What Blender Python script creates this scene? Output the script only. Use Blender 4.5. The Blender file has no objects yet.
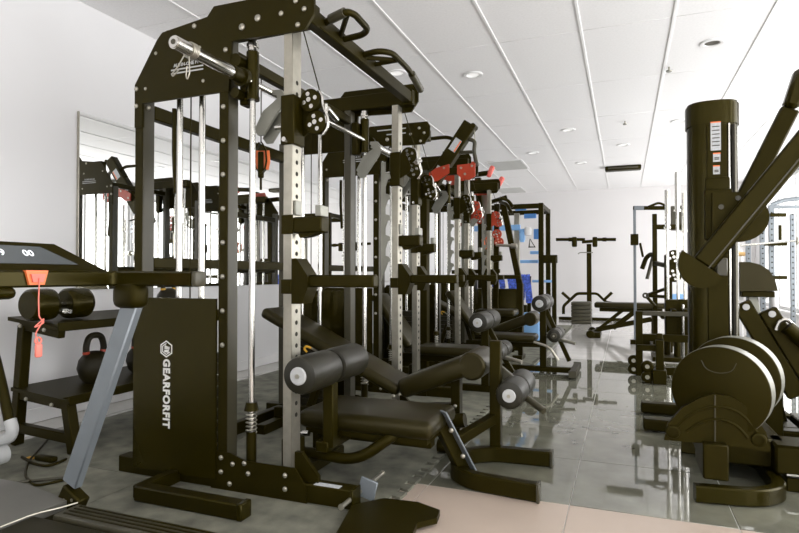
import bpy, bmesh, math, random
from mathutils import Vector, Matrix
random.seed(7)
S = bpy.context.scene
COL = S.collection
R = math.radians

# ------------------------------------------------------------------ camera
F = 570.0; YAW = R(21.5); PITCH = R(0.85); CAMH = 0.93
cam_data = bpy.data.cameras.new('camera'); cam = bpy.data.objects.new('camera', cam_data); COL.objects.link(cam)
cam_data.sensor_width = 36.0; cam_data.lens = F * 36.0 / 799.0; cam_data.clip_start = 0.05
cam.location = (0, 0, CAMH); cam.rotation_euler = (R(90) + PITCH, 0, YAW)
S.camera = cam
CM = cam.rotation_euler.to_matrix()
def ray(u, v): return CM @ Vector(((u - 399.5) / F, (266.5 - v) / F, -1.0))
def PX(u, v, X): r = ray(u, v); t = X / r.x; return Vector((X, r.y * t, CAMH + r.z * t))
def PY(u, v, Y): r = ray(u, v); t = Y / r.y; return Vector((r.x * t, Y, CAMH + r.z * t))
def PZ(u, v, Z): r = ray(u, v); t = (Z - CAMH) / r.z; return Vector((r.x * t, r.y * t, Z))

# ------------------------------------------------------------------ room measures
XL, XR, YB, YF, CZ = -3.47, 2.45, 13.2, -2.6, 2.81

# ------------------------------------------------------------------ world and daylight
S.view_settings.view_transform = 'Standard'; S.view_settings.look = 'None'
S.view_settings.gamma = 1.0; S.view_settings.use_curve_mapping = False
S.view_settings.exposure = -0.12
W = bpy.data.worlds.new('overcast_sky'); S.world = W; W.use_nodes = True
bg = W.node_tree.nodes['Background']; bg.inputs[0].default_value = (1.0, 0.995, 0.99, 1); bg.inputs[1].default_value = 2.2
WIN_R = [(-1.9, 1.2), (1.9, 5.0), (5.7, 8.8), (9.4, 12.6)]     # windows in the right wall: Y spans
WIN_F = [(-2.6, -0.3), (0.2, 2.0)]                            # windows in the front wall: X spans
WZ0, WZ1 = 0.35, 2.55
def daylight(name, loc, rot, sx, sy, power):
    l = bpy.data.lights.new(name, 'AREA'); l.shape = 'RECTANGLE'; l.size = sx; l.size_y = sy
    l.energy = power; l.color = (1.0, 0.99, 0.985)
    o = bpy.data.objects.new(name, l); COL.objects.link(o); o.location = loc; o.rotation_euler = rot; return o
for y0, y1 in WIN_R:
    daylight('window_daylight', (XR + 0.22, (y0 + y1) / 2, (WZ0 + WZ1) / 2), (0, R(90), 0), WZ1 - WZ0, y1 - y0, 120)
for x0, x1 in WIN_F:
    daylight('window_daylight', ((x0 + x1) / 2, YF - 0.22, (WZ0 + WZ1) / 2), (R(90), 0, 0), x1 - x0, WZ1 - WZ0, 22)

# ------------------------------------------------------------------ materials
def mat(name, col, rough=0.5, metal=0.0, var=0.12, scale=8.0, bump=0.0, bscale=60.0, spec=0.5, coat=0.0, emit=None, tint=None):
    m = bpy.data.materials.new(name); m.use_nodes = True
    nt = m.node_tree; n = nt.nodes; b = n['Principled BSDF']
    tc = n.new('ShaderNodeTexCoord')
    nz = n.new('ShaderNodeTexNoise'); nz.inputs['Scale'].default_value = scale; nz.inputs['Detail'].default_value = 4
    nt.links.new(tc.outputs['Object'], nz.inputs['Vector'])
    rp = n.new('ShaderNodeValToRGB')
    rp.color_ramp.elements[0].position = 0.3; rp.color_ramp.elements[1].position = 0.7
    rp.color_ramp.elements[0].color = tuple(c * (1 - var) for c in col) + (1,)
    rp.color_ramp.elements[1].color = tuple(min(1, c * (1 + var)) for c in col) + (1,)
    nt.links.new(nz.outputs['Fac'], rp.inputs['Fac']); nt.links.new(rp.outputs['Color'], b.inputs['Base Color'])
    b.inputs['Roughness'].default_value = rough; b.inputs['Metallic'].default_value = metal
    b.inputs['Specular IOR Level'].default_value = spec; b.inputs['Coat Weight'].default_value = coat
    if tint: b.inputs['Specular Tint'].default_value = tint + (1,)
    if bump:
        n2 = n.new('ShaderNodeTexNoise'); n2.inputs['Scale'].default_value = bscale; n2.inputs['Detail'].default_value = 3
        nt.links.new(tc.outputs['Object'], n2.inputs['Vector'])
        bp = n.new('ShaderNodeBump'); bp.inputs['Strength'].default_value = bump; bp.inputs['Distance'].default_value = 0.004
        nt.links.new(n2.outputs['Fac'], bp.inputs['Height']); nt.links.new(bp.outputs['Normal'], b.inputs['Normal'])
    if emit:
        b.inputs['Emission Color'].default_value = emit[0] + (1,); b.inputs['Emission Strength'].default_value = emit[1]
    return m
def glass_mat():
    m = bpy.data.materials.new('window_glass'); m.use_nodes = True; nt = m.node_tree; n = nt.nodes
    n.remove(n['Principled BSDF']); t = n.new('ShaderNodeBsdfTransparent'); g = n.new('ShaderNodeBsdfGlossy'); g.inputs['Roughness'].default_value = 0.02
    nz = n.new('ShaderNodeTexNoise'); nz.inputs['Scale'].default_value = 3
    mr = n.new('ShaderNodeMapRange'); mr.inputs['To Min'].default_value = 0.03; mr.inputs['To Max'].default_value = 0.06
    mx = n.new('ShaderNodeMixShader'); nt.links.new(nz.outputs['Fac'], mr.inputs['Value']); nt.links.new(mr.outputs['Result'], mx.inputs['Fac'])
    nt.links.new(t.outputs[0], mx.inputs[1]); nt.links.new(g.outputs[0], mx.inputs[2]); nt.links.new(mx.outputs[0], n['Material Output'].inputs['Surface'])
    return m
M = dict(
    wall=mat('wall_paint', (0.79, 0.79, 0.80), 0.7, var=0.015, scale=1.5, bump=0.02),
    back=mat('back_wall_paint', (0.76, 0.745, 0.745), 0.7, var=0.015, scale=1.5, bump=0.02),
    ceil=mat('ceiling_tile_fibre', (0.90, 0.895, 0.90), 0.9, var=0.03, scale=60, bump=0.15, bscale=220),
    slab=mat('ceiling_slab', (0.45, 0.45, 0.44), 0.9),
    rail=mat('white_rail', (0.86, 0.86, 0.86), 0.45, var=0.02),
    white=mat('white_paint', (0.82, 0.82, 0.82), 0.45, var=0.03),
    subfloor=mat('pale_screed', (0.60, 0.59, 0.56), 0.4, var=0.05),
    tbeige=mat('tile_beige', (0.47, 0.385, 0.32), 0.32, var=0.06, scale=3, spec=0.35),
    tgrey=mat('tile_grey_polished', (0.165, 0.165, 0.128), 0.025, var=0.28, scale=5, bump=0.008, bscale=3.5, spec=0.8),
    tlight=mat('tile_light_polished', (0.54, 0.525, 0.495), 0.08, var=0.08, scale=3, bump=0.012, bscale=3.5, spec=0.7),
    rubber=mat('rubber_mat', (0.150, 0.150, 0.115), 0.8, var=0.42, scale=9.0, bump=0.35, bscale=260),
    black=mat('black_powder_coat', (0.0128, 0.0099, 0.0005), 0.45, var=0.10, bump=0.04, bscale=400, spec=0.18, tint=(1.0, 0.86, 0.38)),
    blackg=mat('black_gloss_plastic', (0.0145, 0.0115, 0.0007), 0.25, var=0.08, spec=0.24, tint=(1.0, 0.86, 0.38)),
    grey=mat('dark_grey_plastic', (0.048, 0.043, 0.024), 0.4, var=0.08),
    vinyl=mat('black_vinyl', (0.0155, 0.0124, 0.0022), 0.36, var=0.08, bump=0.12, bscale=300, spec=0.32, tint=(1.0, 0.9, 0.6)),
    foam=mat('grey_black_foam', (0.0165, 0.015, 0.008), 0.40, var=0.1, bump=0.1, bscale=250, spec=0.4),
    chrome=mat('chrome_steel', (0.66, 0.65, 0.61), 0.18, 1.0, var=0.04),
    steel=mat('brushed_steel', (0.43, 0.41, 0.345), 0.36, 0.85, var=0.08, scale=30),
    hookg=mat('cast_grey_steel', (0.29, 0.29, 0.25), 0.4, 0.6, var=0.1),
    silverp=mat('silver_blue_paint', (0.205, 0.23, 0.25), 0.38, 0.25, var=0.05),
    hood=mat('hood_grey_plastic', (0.115, 0.112, 0.098), 0.4, var=0.06),
    ventg=mat('vent_grey_paint', (0.62, 0.62, 0.60), 0.5, var=0.04),
    lightg=mat('light_grey_plastic', (0.50, 0.51, 0.51), 0.4, var=0.05),
    hole=mat('hole_dark', (0.012, 0.010, 0.004), 0.8),
    red=mat('red_paint', (0.42, 0.045, 0.015), 0.35, var=0.1),
    pink=mat('salmon_red_plastic', (0.80, 0.16, 0.13), 0.4, var=0.08),
    orange=mat('orange_plastic', (0.90, 0.21, 0.06), 0.4, var=0.08),
    coral=mat('coral_cord', (0.86, 0.22, 0.17), 0.55, var=0.08),
    yellow=mat('yellow_plastic', (0.75, 0.42, 0.04), 0.4, var=0.08),
    blue=mat('blue_paint', (0.10, 0.30, 0.72), 0.35, var=0.1),
    bluef=mat('blue_woven_strap', (0.07, 0.13, 0.62), 0.7, var=0.75, scale=30),
    sky=mat('light_blue_paint', (0.26, 0.50, 0.85), 0.35, var=0.1),
    print_=mat('white_print', (0.80, 0.80, 0.78), 0.5, var=0.03),
    label=mat('paper_label', (0.50, 0.52, 0.54), 0.5, var=0.15, scale=120),
    screen=mat('console_screen', (0.10, 0.11, 0.115), 0.15, var=0.05),
    digit=mat('screen_digit', (0.8, 0.8, 0.8), 0.5, emit=((0.9, 0.93, 1.0), 0.7)),
    lamp=mat('downlight_lens', (0.8, 0.8, 0.78), 0.5, emit=((1.0, 0.98, 0.95), 0.6)),
    iron=mat('cast_iron', (0.015, 0.012, 0.003), 0.5, var=0.2, bump=0.2, bscale=120, spec=0.25),
    wood=mat('tan_grip', (0.80, 0.52, 0.22), 0.5, var=0.1),
    frame=mat('window_frame_paint', (0.55, 0.55, 0.54), 0.4, var=0.04),
    mirror=mat('mirror_silver', (0.90, 0.91, 0.90), 0.0, 1.0, var=0.005, scale=0.5),
    glass=glass_mat(),
)

# ------------------------------------------------------------------ mesh builder
def smooth(me, ang=38):
    for p in me.polygons: p.use_smooth = True
    me.set_sharp_from_angle(angle=R(ang))
def perp(d):
    d = d.normalized(); up = Vector((0, 0, 1)) if abs(d.z) < 0.95 else Vector((0, 1, 0))
    s = d.cross(up).normalized(); return s, s.cross(d).normalized()
class MB:
    def __init__(self): self.v = []; self.f = []
    def add(self, vs, fs):
        n = len(self.v); self.v += [Vector(p) for p in vs]; self.f += [tuple(i + n for i in q) for q in fs]; return self
    def box(self, lo, hi, bev=0.0, seg=2, mtx=None):
        lo = Vector(lo); hi = Vector(hi); lo, hi = Vector(map(min, lo, hi)), Vector(map(max, lo, hi))
        c = (lo + hi) / 2; s = hi - lo
        bm = bmesh.new(); bmesh.ops.create_cube(bm, size=1.0)
        for v in bm.verts: v.co = Vector((v.co.x * s.x, v.co.y * s.y, v.co.z * s.z))
        if bev: bmesh.ops.bevel(bm, geom=bm.edges[:], offset=min(bev, min(s) * 0.49), segments=seg, profile=0.5, affect='EDGES')
        bm.verts.index_update()
        vs = [(mtx @ v.co if mtx else v.co) + c for v in bm.verts]; fs = [[v.index for v in f.verts] for f in bm.faces]; bm.free()
        return self.add(vs, fs)
    def bar(self, p0, p1, w, h, bev=0.004, seg=1, roll=0):
        p0 = Vector(p0); p1 = Vector(p1); d = p1 - p0; s, u = perp(d)
        m = Matrix((s, u, d.normalized())).transposed()
        if roll: m = m @ Matrix.Rotation(roll, 3, 'Z')
        L = d.length; c = (p0 + p1) / 2
        return self.box(c - Vector((w / 2, h / 2, L / 2)), c + Vector((w / 2, h / 2, L / 2)), bev, seg, m)
    def cyl(self, p0, p1, r, n=16, r2=None, cap=True):
        p0 = Vector(p0); p1 = Vector(p1); s, u = perp(p1 - p0); r2 = r if r2 is None else r2
        vs = []
        for p, q in ((p0, r), (p1, r2)):
            vs += [p + (s * math.cos(2 * math.pi * i / n) + u * math.sin(2 * math.pi * i / n)) * q for i in range(n)]
        fs = [(i, (i + 1) % n, n + (i + 1) % n, n + i) for i in range(n)]
        if cap: fs += [tuple(range(n))[::-1], tuple(range(n, 2 * n))]
        return self.add(vs, fs)
    def sweep(self, pts, sec, closed=False):
        pts = [Vector(p) for p in pts]; n = len(sec); N = len(pts); vs = []
        side = None
        for i, p in enumerate(pts):
            a = pts[i - 1] if (i > 0 or closed) else None; b = pts[(i + 1) % N] if (i < N - 1 or closed) else None
            d = ((b - p).normalized() if b is not None else Vector()) + ((p - a).normalized() if a is not None else Vector())
            d.normalize()
            if side is None: side, _ = perp(d)
            side = (side - d * side.dot(d)).normalized(); up = side.cross(d)
            vs += [p + side * x + up * y for x, y in sec]
        fs = []
        for i in range(N if closed else N - 1):
            a, b = i * n, ((i + 1) % N) * n
            fs += [(a + k, a + (k + 1) % n, b + (k + 1) % n, b + k) for k in range(n)]
        if not closed: fs += [tuple(range(n))[::-1], tuple(range((N - 1) * n, N * n))]
        return self.add(vs, fs)
    def tube(self, pts, r, n=10, fillet=0.0, seg=5, closed=False):
        return self.sweep(fil(pts, fillet, seg, closed), [(r * math.cos(2 * math.pi * i / n), r * math.sin(2 * math.pi * i / n)) for i in range(n)], closed)
    def rtube(self, pts, w, h, fillet=0.0, seg=5):
        c = min(w, h) * 0.12
        return self.sweep(fil(pts, fillet, seg), [(-w/2 + c, -h/2), (w/2 - c, -h/2), (w/2, -h/2 + c), (w/2, h/2 - c), (w/2 - c, h/2), (-w/2 + c, h/2), (-w/2, h/2 - c), (-w/2, -h/2 + c)])
    def prism(self, poly, plane, lo, hi):
        f = {'xz': lambda a, b, t: (a, t, b), 'xy': lambda a, b, t: (a, b, t), 'yz': lambda a, b, t: (t, a, b)}[plane]
        n = len(poly); vs = [f(a, b, lo) for a, b in poly] + [f(a, b, hi) for a, b in poly]
        return self.add(vs, [tuple(range(n)), tuple(range(2 * n - 1, n - 1, -1))] + [((i + 1) % n, i, n + i, n + (i + 1) % n) for i in range(n)])
    def lathe(self, prof, p0, axis, n=24):
        p0 = Vector(p0); axis = Vector(axis).normalized(); s, u = perp(axis); vs = []; k = len(prof)
        for i in range(n):
            a = 2 * math.pi * i / n; e = s * math.cos(a) + u * math.sin(a)
            vs += [p0 + axis * z + e * r for r, z in prof]
        fs = [(i * k + j, ((i + 1) % n) * k + j, ((i + 1) % n) * k + j + 1, i * k + j + 1) for i in range(n) for j in range(k - 1)]
        return self.add(vs, fs)
    def ring(self, c, axis, R_, r, n=24, k=8):
        c = Vector(c); s, u = perp(Vector(axis))
        return self.sweep([c + (s * math.cos(2 * math.pi * i / n) + u * math.sin(2 * math.pi * i / n)) * R_ for i in range(n)], [(r * math.cos(2 * math.pi * i / k), r * math.sin(2 * math.pi * i / k)) for i in range(k)], True)
    def mesh(self, name, m, off=(0, 0, 0)):
        me = bpy.data.meshes.new(name); o = Vector(off)
        me.from_pydata([p - o for p in self.v], [], self.f); me.update()
        bm = bmesh.new(); bm.from_mesh(me); bmesh.ops.recalc_face_normals(bm, faces=bm.faces[:]); bm.to_mesh(me); bm.free()
        me.materials.append(M[m]); smooth(me); return me
def fil(pts, r, seg=5, closed=False):
    pts = [Vector(p) for p in pts]
    if not r: return pts
    out = []; N = len(pts)
    for i, p in enumerate(pts):
        if not closed and i in (0, N - 1): out.append(p); continue
        a = pts[i - 1]; b = pts[(i + 1) % N]; da = a - p; db = b - p
        q = min(r, da.length * 0.48, db.length * 0.48); pa = p + da.normalized() * q; pb = p + db.normalized() * q
        for k in range(seg + 1):
            t = k / seg; out.append(pa * (1 - t) ** 2 + p * 2 * t * (1 - t) + pb * t * t)
    return out
def link(name, me, parent=None, loc=(0, 0, 0)):
    o = bpy.data.objects.new(name, me); COL.objects.link(o); o.location = loc
    if parent: o.parent = parent
    return o
def tag(o, label, cat, group=None):
    o['label'] = label; o['category'] = cat
    if group: o['group'] = group
    return o
class Thing:
    """an Empty at the base of a thing; parts are given in local or in world coordinates"""
    def __init__(s, name, label, cat, loc=(0, 0, 0), group=None, world=False):
        s.o = bpy.data.objects.new(name, None); COL.objects.link(s.o); s.o.empty_display_size = 0.1
        s.loc = Vector(loc); s.o.location = loc; s.world = world; tag(s.o, label, cat, group)
    def part(s, name, mb, m, parent=None, label=None):
        o = link(name, mb.mesh(name, m, s.loc if s.world else (0, 0, 0)), parent or s.o)
        if label: o['label'] = label
        return o
    def inst(s, name, me, locs, parent=None, rot=None):
        for p in locs:
            o = link(name, me, parent or s.o, Vector(p) - (s.loc if s.world else Vector()))
            if rot: o.rotation_euler = rot
def dup(o, parent=None):
    c = o.copy(); COL.objects.link(c); c.parent = parent
    for ch in o.children: dup(ch, c)
    return c
def copy_thing(T, loc, label, rotz=0.0, skip=()):
    c = T.o.copy(); COL.objects.link(c); c.location = loc; c.rotation_euler.z = rotz; c['label'] = label
    for ch in T.o.children:
        if ch.name.split('.')[0] not in skip: dup(ch, c)
    return c
def single(name, mb, m, label, cat, group=None, origin=None):
    """a thing that is one mesh"""
    if origin is None:
        xs = [p.x for p in mb.v]; ys = [p.y for p in mb.v]; zs = [p.z for p in mb.v]
        origin = Vector(((min(xs) + max(xs)) / 2, (min(ys) + max(ys)) / 2, min(zs)))
    return tag(link(name, mb.mesh(name, m, origin), None, origin), label, cat, group)
def struct(name, mb, m, parent=None):
    o = link(name, mb.mesh(name, m), parent)
    if parent is None: o['kind'] = 'structure'
    return o
def text_mesh(txt, size, m, bold=0.0, ext=0.0008, spacing=1.0):
    """upright text in the XY plane, centred on the origin"""
    cu = bpy.data.curves.new('lettering', 'FONT'); cu.body = txt; cu.size = size; cu.offset = bold; cu.extrude = ext
    cu.align_x = 'CENTER'; cu.align_y = 'CENTER'; cu.space_character = spacing; cu.resolution_u = 3
    o = bpy.data.objects.new('lettering', cu); COL.objects.link(o)
    me = bpy.data.meshes.new_from_object(o.evaluated_get(bpy.context.evaluated_depsgraph_get()))
    bpy.data.objects.remove(o); bpy.data.curves.remove(cu); me.materials.clear(); me.materials.append(M[m]); return me
def bolt_mesh(r=0.011, h=0.007, axis=(0, -1, 0), m='steel'):
    return MB().lathe([(0.0001, h), (r * 0.6, h * 0.9), (r * 0.95, h * 0.45), (r, 0), (r, -0.003)], (0, 0, 0), axis, 10).mesh('bolt', m)
BOLT_NY = bolt_mesh(); BOLT_PX = bolt_mesh(axis=(1, 0, 0)); BOLT_S = bolt_mesh(0.008, 0.005)

# ================================================================== SETTING
# floor: slab, tiles as parts
fl = struct('floor', MB().box((XL - 0.2, YF - 0.2, -0.12), (XR + 0.2, YB + 0.2, -0.003)), 'subfloor')
T_ = 0.6; X0 = -0.811; G = 0.0016
def tile_mesh(m): return MB().box((G, G, -0.012), (T_ - G, T_ - G, 0.0), 0.0015, 1).mesh('floor_tile', m)
TM = {k: tile_mesh(k) for k in ('tbeige', 'tgrey', 'tlight')}
for i in range(-5, 6):
    for j in range(-8, 18):
        x, y = X0 + i * T_, 2.41 + j * T_
        if x + T_ > XR + 0.1 or y + T_ > YB + 0.1 or x < XL - 0.3: continue
        k = 'tlight' if (x < -2.9 or y > 6.3) else ('tbeige' if j < 0 else 'tgrey')
        link('floor_tile', TM[k], fl, (x, y, 0))
# ceiling: slab, tiles, rails
ce = struct('ceiling', MB().box((XL - 0.2, YF - 0.2, CZ + 0.03), (XR + 0.2, YB + 0.2, CZ + 0.15)), 'slab')
CT = 0.647; CL = 1.285; CX0 = -0.30; CY0 = 4.57
ctm = MB().box((0.004, 0.003, 0), (CT - 0.004, CL - 0.003, 0.02), 0.002, 1).mesh('ceiling_tile', 'ceil')
i0 = math.floor((XL - CX0) / CT); i1 = math.ceil((XR - CX0) / CT); j0 = math.floor((YF - CY0) / CL); j1 = math.ceil((YB - CY0) / CL)
for i in range(i0, i1):
    for j in range(j0, j1): link('ceiling_tile', ctm, ce, (CX0 + i * CT, CY0 + j * CL, CZ))
crm = MB().box((-0.011, YF, -0.007), (0.011, YB, 0.015), 0.002, 1).mesh('ceiling_rail', 'rail')
for i in range(i0 + 1, i1): link('ceiling_rail', crm, ce, (CX0 + i * CT, 0, CZ))
# walls
struct('wall_left', MB().box((XL - 0.15, YF - 0.15, -0.1), (XL, YB + 0.15, CZ + 0.05)), 'wall')
struct('wall_back', MB().box((XL, YB, -0.1), (XR, YB + 0.15, CZ + 0.05)), 'back')
def holed(axis, t0, t1, spans, lo, hi):
    mb = MB(); edges = [lo] + [e for s in spans for e in s] + [hi]
    def b(a0, a1, z0, z1):
        if axis == 'y': mb.box((t0, a0, z0), (t1, a1, z1))
        else: mb.box((a0, t0, z0), (a1, t1, z1))
    for k in range(0, len(edges), 2): b(edges[k], edges[k + 1], -0.1, CZ + 0.05)
    for a0, a1 in spans: b(a0, a1, -0.1, WZ0); b(a0, a1, WZ1, CZ + 0.05)
    return mb
struct('wall_right', holed('y', XR, XR + 0.15, WIN_R, YF, YB), 'wall')
struct('wall_front', holed('x', YF - 0.15, YF, WIN_F, XL, XR), 'wall')
def window(n, axis, t, a0, a1):
    def P(a, dt, z): return (t + dt, a, z) if axis == 'y' else (a, t - dt, z)
    fr = MB(); w = 0.06
    for lo, hi in (((a0, 0.03, WZ0), (a1, 0.1, WZ0 + w)), ((a0, 0.03, WZ1 - w), (a1, 0.1, WZ1)), ((a0, 0.03, WZ0 + w), (a0 + w, 0.1, WZ1 - w)), ((a1 - w, 0.03, WZ0 + w), (a1, 0.1, WZ1 - w))):
        fr.box(P(*lo), P(*hi), 0.004, 1)
    o = struct('window_%d' % n, fr, 'frame')
    k = 3; st = (a1 - a0) / k
    for i in range(1, k): struct('mullion', MB().box(P(a0 + i * st - 0.025, 0.035, WZ0 + w), P(a0 + i * st + 0.025, 0.095, WZ1 - w), 0.004, 1), 'frame', o)
    for i in range(k): struct('pane', MB().box(P(a0 + i * st + 0.03, 0.06, WZ0 + w), P(a0 + (i + 1) * st - 0.03, 0.066, WZ1 - w)), 'glass', o)
    struct('window_sill', MB().box(P(a0 - 0.04, -0.05, WZ0 - 0.03), P(a1 + 0.04, 0.03, WZ0), 0.005, 1), 'white', o)
n = 0
for a0, a1 in WIN_R: n += 1; window(n, 'y', XR, a0, a1)
for a0, a1 in WIN_F: n += 1; window(n, 'x', YF, a0, a1)
struct('baseboard_left', MB().box((XL, YF, 0), (XL + 0.015, YB, 0.09), 0.004, 1), 'white')
struct('baseboard_back', MB().box((XL + 0.015, YB - 0.015, 0), (XR, YB, 0.09), 0.004, 1), 'white')
# mirror on the left wall
ml = PX(78, 112, XL); mzb = 0.83
mi = Thing('wall_mirror', 'large frameless wall mirror hung on the white side wall', 'mirror', (XL, ml.y, mzb))
mi.part('mirror_glass', MB().box((0.010, 0, 0), (0.016, 6.6, ml.z - mzb)), 'mirror')
mi.part('backing', MB().box((0.001, 0.004, 0.004), (0.010, 6.596, ml.z - mzb - 0.004)), 'grey')
mi.part('edge_strip', MB().box((0.001, -0.008, -0.004), (0.019, 0.0, ml.z - mzb + 0.004), 0.002, 1), 'steel')
# ceiling fittings
def downlight(u, v, on, label):
    p = PZ(u, v, CZ - 0.004); T = Thing('downlight', label, 'light', (p.x, p.y, CZ - 0.006), 'recessed ceiling downlights')
    T.part('trim_ring', MB().lathe([(0.055, 0.004), (0.06, -0.004), (0.085, -0.006), (0.092, 0.0), (0.092, 0.01)], (0, 0, 0), (0, 0, 1), 24), 'white')
    T.part('lens', MB().lathe([(0.0001, 0.004), (0.056, 0.003), (0.056, 0.02)], (0, 0, 0), (0, 0, 1), 24), 'lamp' if on else 'grey')
LW = 'small round recessed white downlight in the tiled ceiling'
for u, v in ((473, 75), (397, 73), (568, 130), (533, 153), (679, 121), (581, 163), (757, 151), (623, 145)): downlight(u, v, True, LW)
downlight(712, 43, False, 'dark lensed recessed downlight in the ceiling above the black column')
def sprinkler(u, v):
    p = PZ(u, v, CZ); T = Thing('sprinkler_head', 'small ceiling sprinkler head between two rails', 'sprinkler', (p.x, p.y, CZ - 0.045), 'sprinkler heads')
    T.part('stem', MB().cyl((0, 0, 0.012), (0, 0, 0.045), 0.008, 10), 'steel')
    T.part('deflector', MB().cyl((0, 0, 0), (0, 0, 0.012), 0.022, 12, 0.028), 'hookg')
sprinkler(669, 67); sprinkler(625, 121)
p = PZ(623, 168, CZ - 0.03)
T = Thing('ceiling_fixture', 'long dark box fixture mounted on the ceiling towards the back wall', 'fixture', (p.x, p.y, CZ - 0.075))
T.part('housing', MB().box((-0.29, -0.10, 0), (0.29, 0.10, 0.075), 0.02, 2), 'black')
T.part('vent_strip', MB().box((-0.24, -0.108, 0.02), (0.24, -0.10, 0.05), 0.003, 1), 'grey')
def vent(u, v, sx, sy, label):
    p = PZ(u, v, CZ); T = Thing('ceiling_vent', label, 'vent', (p.x, p.y, CZ - 0.012))
    fr = MB()
    for lo, hi in (((-sx, -sy), (sx, -sy + 0.03)), ((-sx, sy - 0.03), (sx, sy)), ((-sx, -sy + 0.03), (-sx + 0.03, sy - 0.03)), ((sx - 0.03, -sy + 0.03), (sx, sy - 0.03))):
        fr.box(lo + (0,), hi + (0.012,), 0.003, 1)
    T.part('vent_frame', fr, 'rail')
    k = int((2 * sy - 0.08) / 0.07)
    sl = MB().bar((-sx + 0.03, 0, 0.006), (sx - 0.03, 0, 0.006), 0.05, 0.003, 0, 1, 0.6).mesh('slat', 'ventg')
    T.inst('slat', sl, [(0, -sy + 0.06 + i * 0.07, 0) for i in range(k + 1)])
vent(508, 165, 0.30, 0.42, 'square grey slatted ceiling vent over the red rack')
vent(511, 190, 0.30, 0.42, 'square grey slatted ceiling vent near the back wall')

# rubber mats with puzzle edge
MX1 = -0.86; MW = 1.1
def mat_mesh(teeth):
    L = 1.1; poly = [(0, 0)]; n = 12; p = L / n
    if teeth:
        for i in range(n):
            y = i * p
            poly += [(MW, y), (MW, y + p * 0.25), (MW + 0.040, y + p * 0.12), (MW + 0.044, y + p * 0.88), (MW, y + p * 0.75)]
        poly += [(MW, L)]
    else: poly += [(MW, 0), (MW, L)]
    poly += [(0, L)]
    return MB().prism(poly, 'xy', 0.0, 0.012).mesh('rubber_mat', 'rubber')
mt, mp = mat_mesh(True), mat_mesh(False)
for j in range(10):
    y = -0.2 + j * 1.103
    for k, (x, me) in enumerate(((MX1 - 0.044 - MW, mt), (MX1 - 0.046 - 2 * MW - 0.001, mp))):
        o = link('rubber_mat', me, None, (x, y, 0.0005))
        tag(o, 'dark grey rubber floor mat with toothed puzzle edge along the tiles' if k == 0 else 'plain dark rubber floor mat on the wall side under the machines', 'mat', 'interlocking rubber floor mats')
MZ = 0.0125

# ================================================================== SMITH / CABLE MACHINES
HEX = [(math.cos(R(60 * k + 30)), math.sin(R(60 * k + 30))) for k in range(6)]
def logo(T, x, y, ztop, zbot, parent, flip=1):
    """hexagon fist emblem over lettering that runs downwards, on a face that looks to -Y (flip=1) or +Y"""
    hz = (ztop - zbot) * 0.098; cz = ztop - hz
    mb = MB()
    for ro, ri in ((1.0, 0.84), (0.70, 0.58)):
        for k in range(6):
            if ri < 0.6 and k in (0, 5): continue
            a, b = HEX[k], HEX[(k + 1) % 6]
            mb.prism([(x + a[0] * hz * ro, cz + a[1] * hz * ro), (x + b[0] * hz * ro, cz + b[1] * hz * ro), (x + b[0] * hz * ri, cz + b[1] * hz * ri), (x + a[0] * hz * ri, cz + a[1] * hz * ri)], 'xz', y, y - 0.0012 * flip)
    for k in range(4):   # the fingers of the fist
        mb.prism([(x - hz * 0.25 + k * hz * 0.19, cz - hz * 0.05), (x - hz * 0.11 + k * hz * 0.19, cz), (x - hz * 0.11 + k * hz * 0.19, cz + hz * (0.44 - 0.05 * k)), (x - hz * 0.25 + k * hz * 0.19, cz + hz * (0.38 - 0.05 * k))], 'xz', y, y - 0.0012 * flip)
    mb.prism([(x - hz * 0.3, cz - hz * 0.38), (x + hz * 0.3, cz - hz * 0.42), (x + hz * 0.42, cz - hz * 0.05), (x - hz * 0.3, cz - hz * 0.12)], 'xz', y, y - 0.0012 * flip)
    T.part('emblem', mb, 'print_', parent)
    L = (ztop - zbot) - 2.15 * hz
    me = text_mesh('GEARFORFIT', L / 6.6, 'print_', 0.0019, spacing=1.12)
    xs = [v.co.x for v in me.vertices]; k = L / (max(xs) - min(xs)); hs = 1.0
    for v in me.vertices: v.co = Vector((v.co.x * k, v.co.y * k * 1.05, v.co.z))
    o = link('lettering', me, parent or T.o, (x, y - 0.0006 * flip, zbot + L / 2))
    o.rotation_euler = (Matrix(((0, 1, 0), (0, 0, -1), (-1, 0, 0))) if flip > 0 else Matrix(((0, -1, 0), (0, 0, 1), (-1, 0, 0)))).to_euler()
def pulley(T, name, c, r, m='black', parent=None, ax=(0, 1, 0)):
    c = Vector(c); ax = Vector(ax)
    o = T.part(name, MB().lathe([(0.0001, -0.013), (r * 0.8, -0.013), (r, -0.012), (r * 0.84, -0.003), (r * 0.84, 0.003), (r, 0.012), (r * 0.8, 0.013), (0.0001, 0.013)], c, ax, 24), m, parent)
    mb = MB(); s, u = perp(ax)
    mb.cyl(c - ax * 0.022, c + ax * 0.022, r * 0.22, 10)
    for k in range(4):
        q = c + (s * math.cos(k * math.pi / 2 + 0.3) + u * math.sin(k * math.pi / 2 + 0.3)) * r * 0.58
        mb.cyl(q - ax * 0.0145, q + ax * 0.0145, r * 0.20, 8)
    if parent is None: T.part('hub', mb, 'chrome', o)
    return o
def spring(c, r, z0, z1, turns, wire=0.003):
    n = turns * 10
    return MB().tube([(c[0] + r * math.cos(2 * math.pi * i / 10), c[1] + r * math.sin(2 * math.pi * i / 10), z0 + (z1 - z0) * i / n) for i in range(n + 1)], wire, 5)

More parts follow.
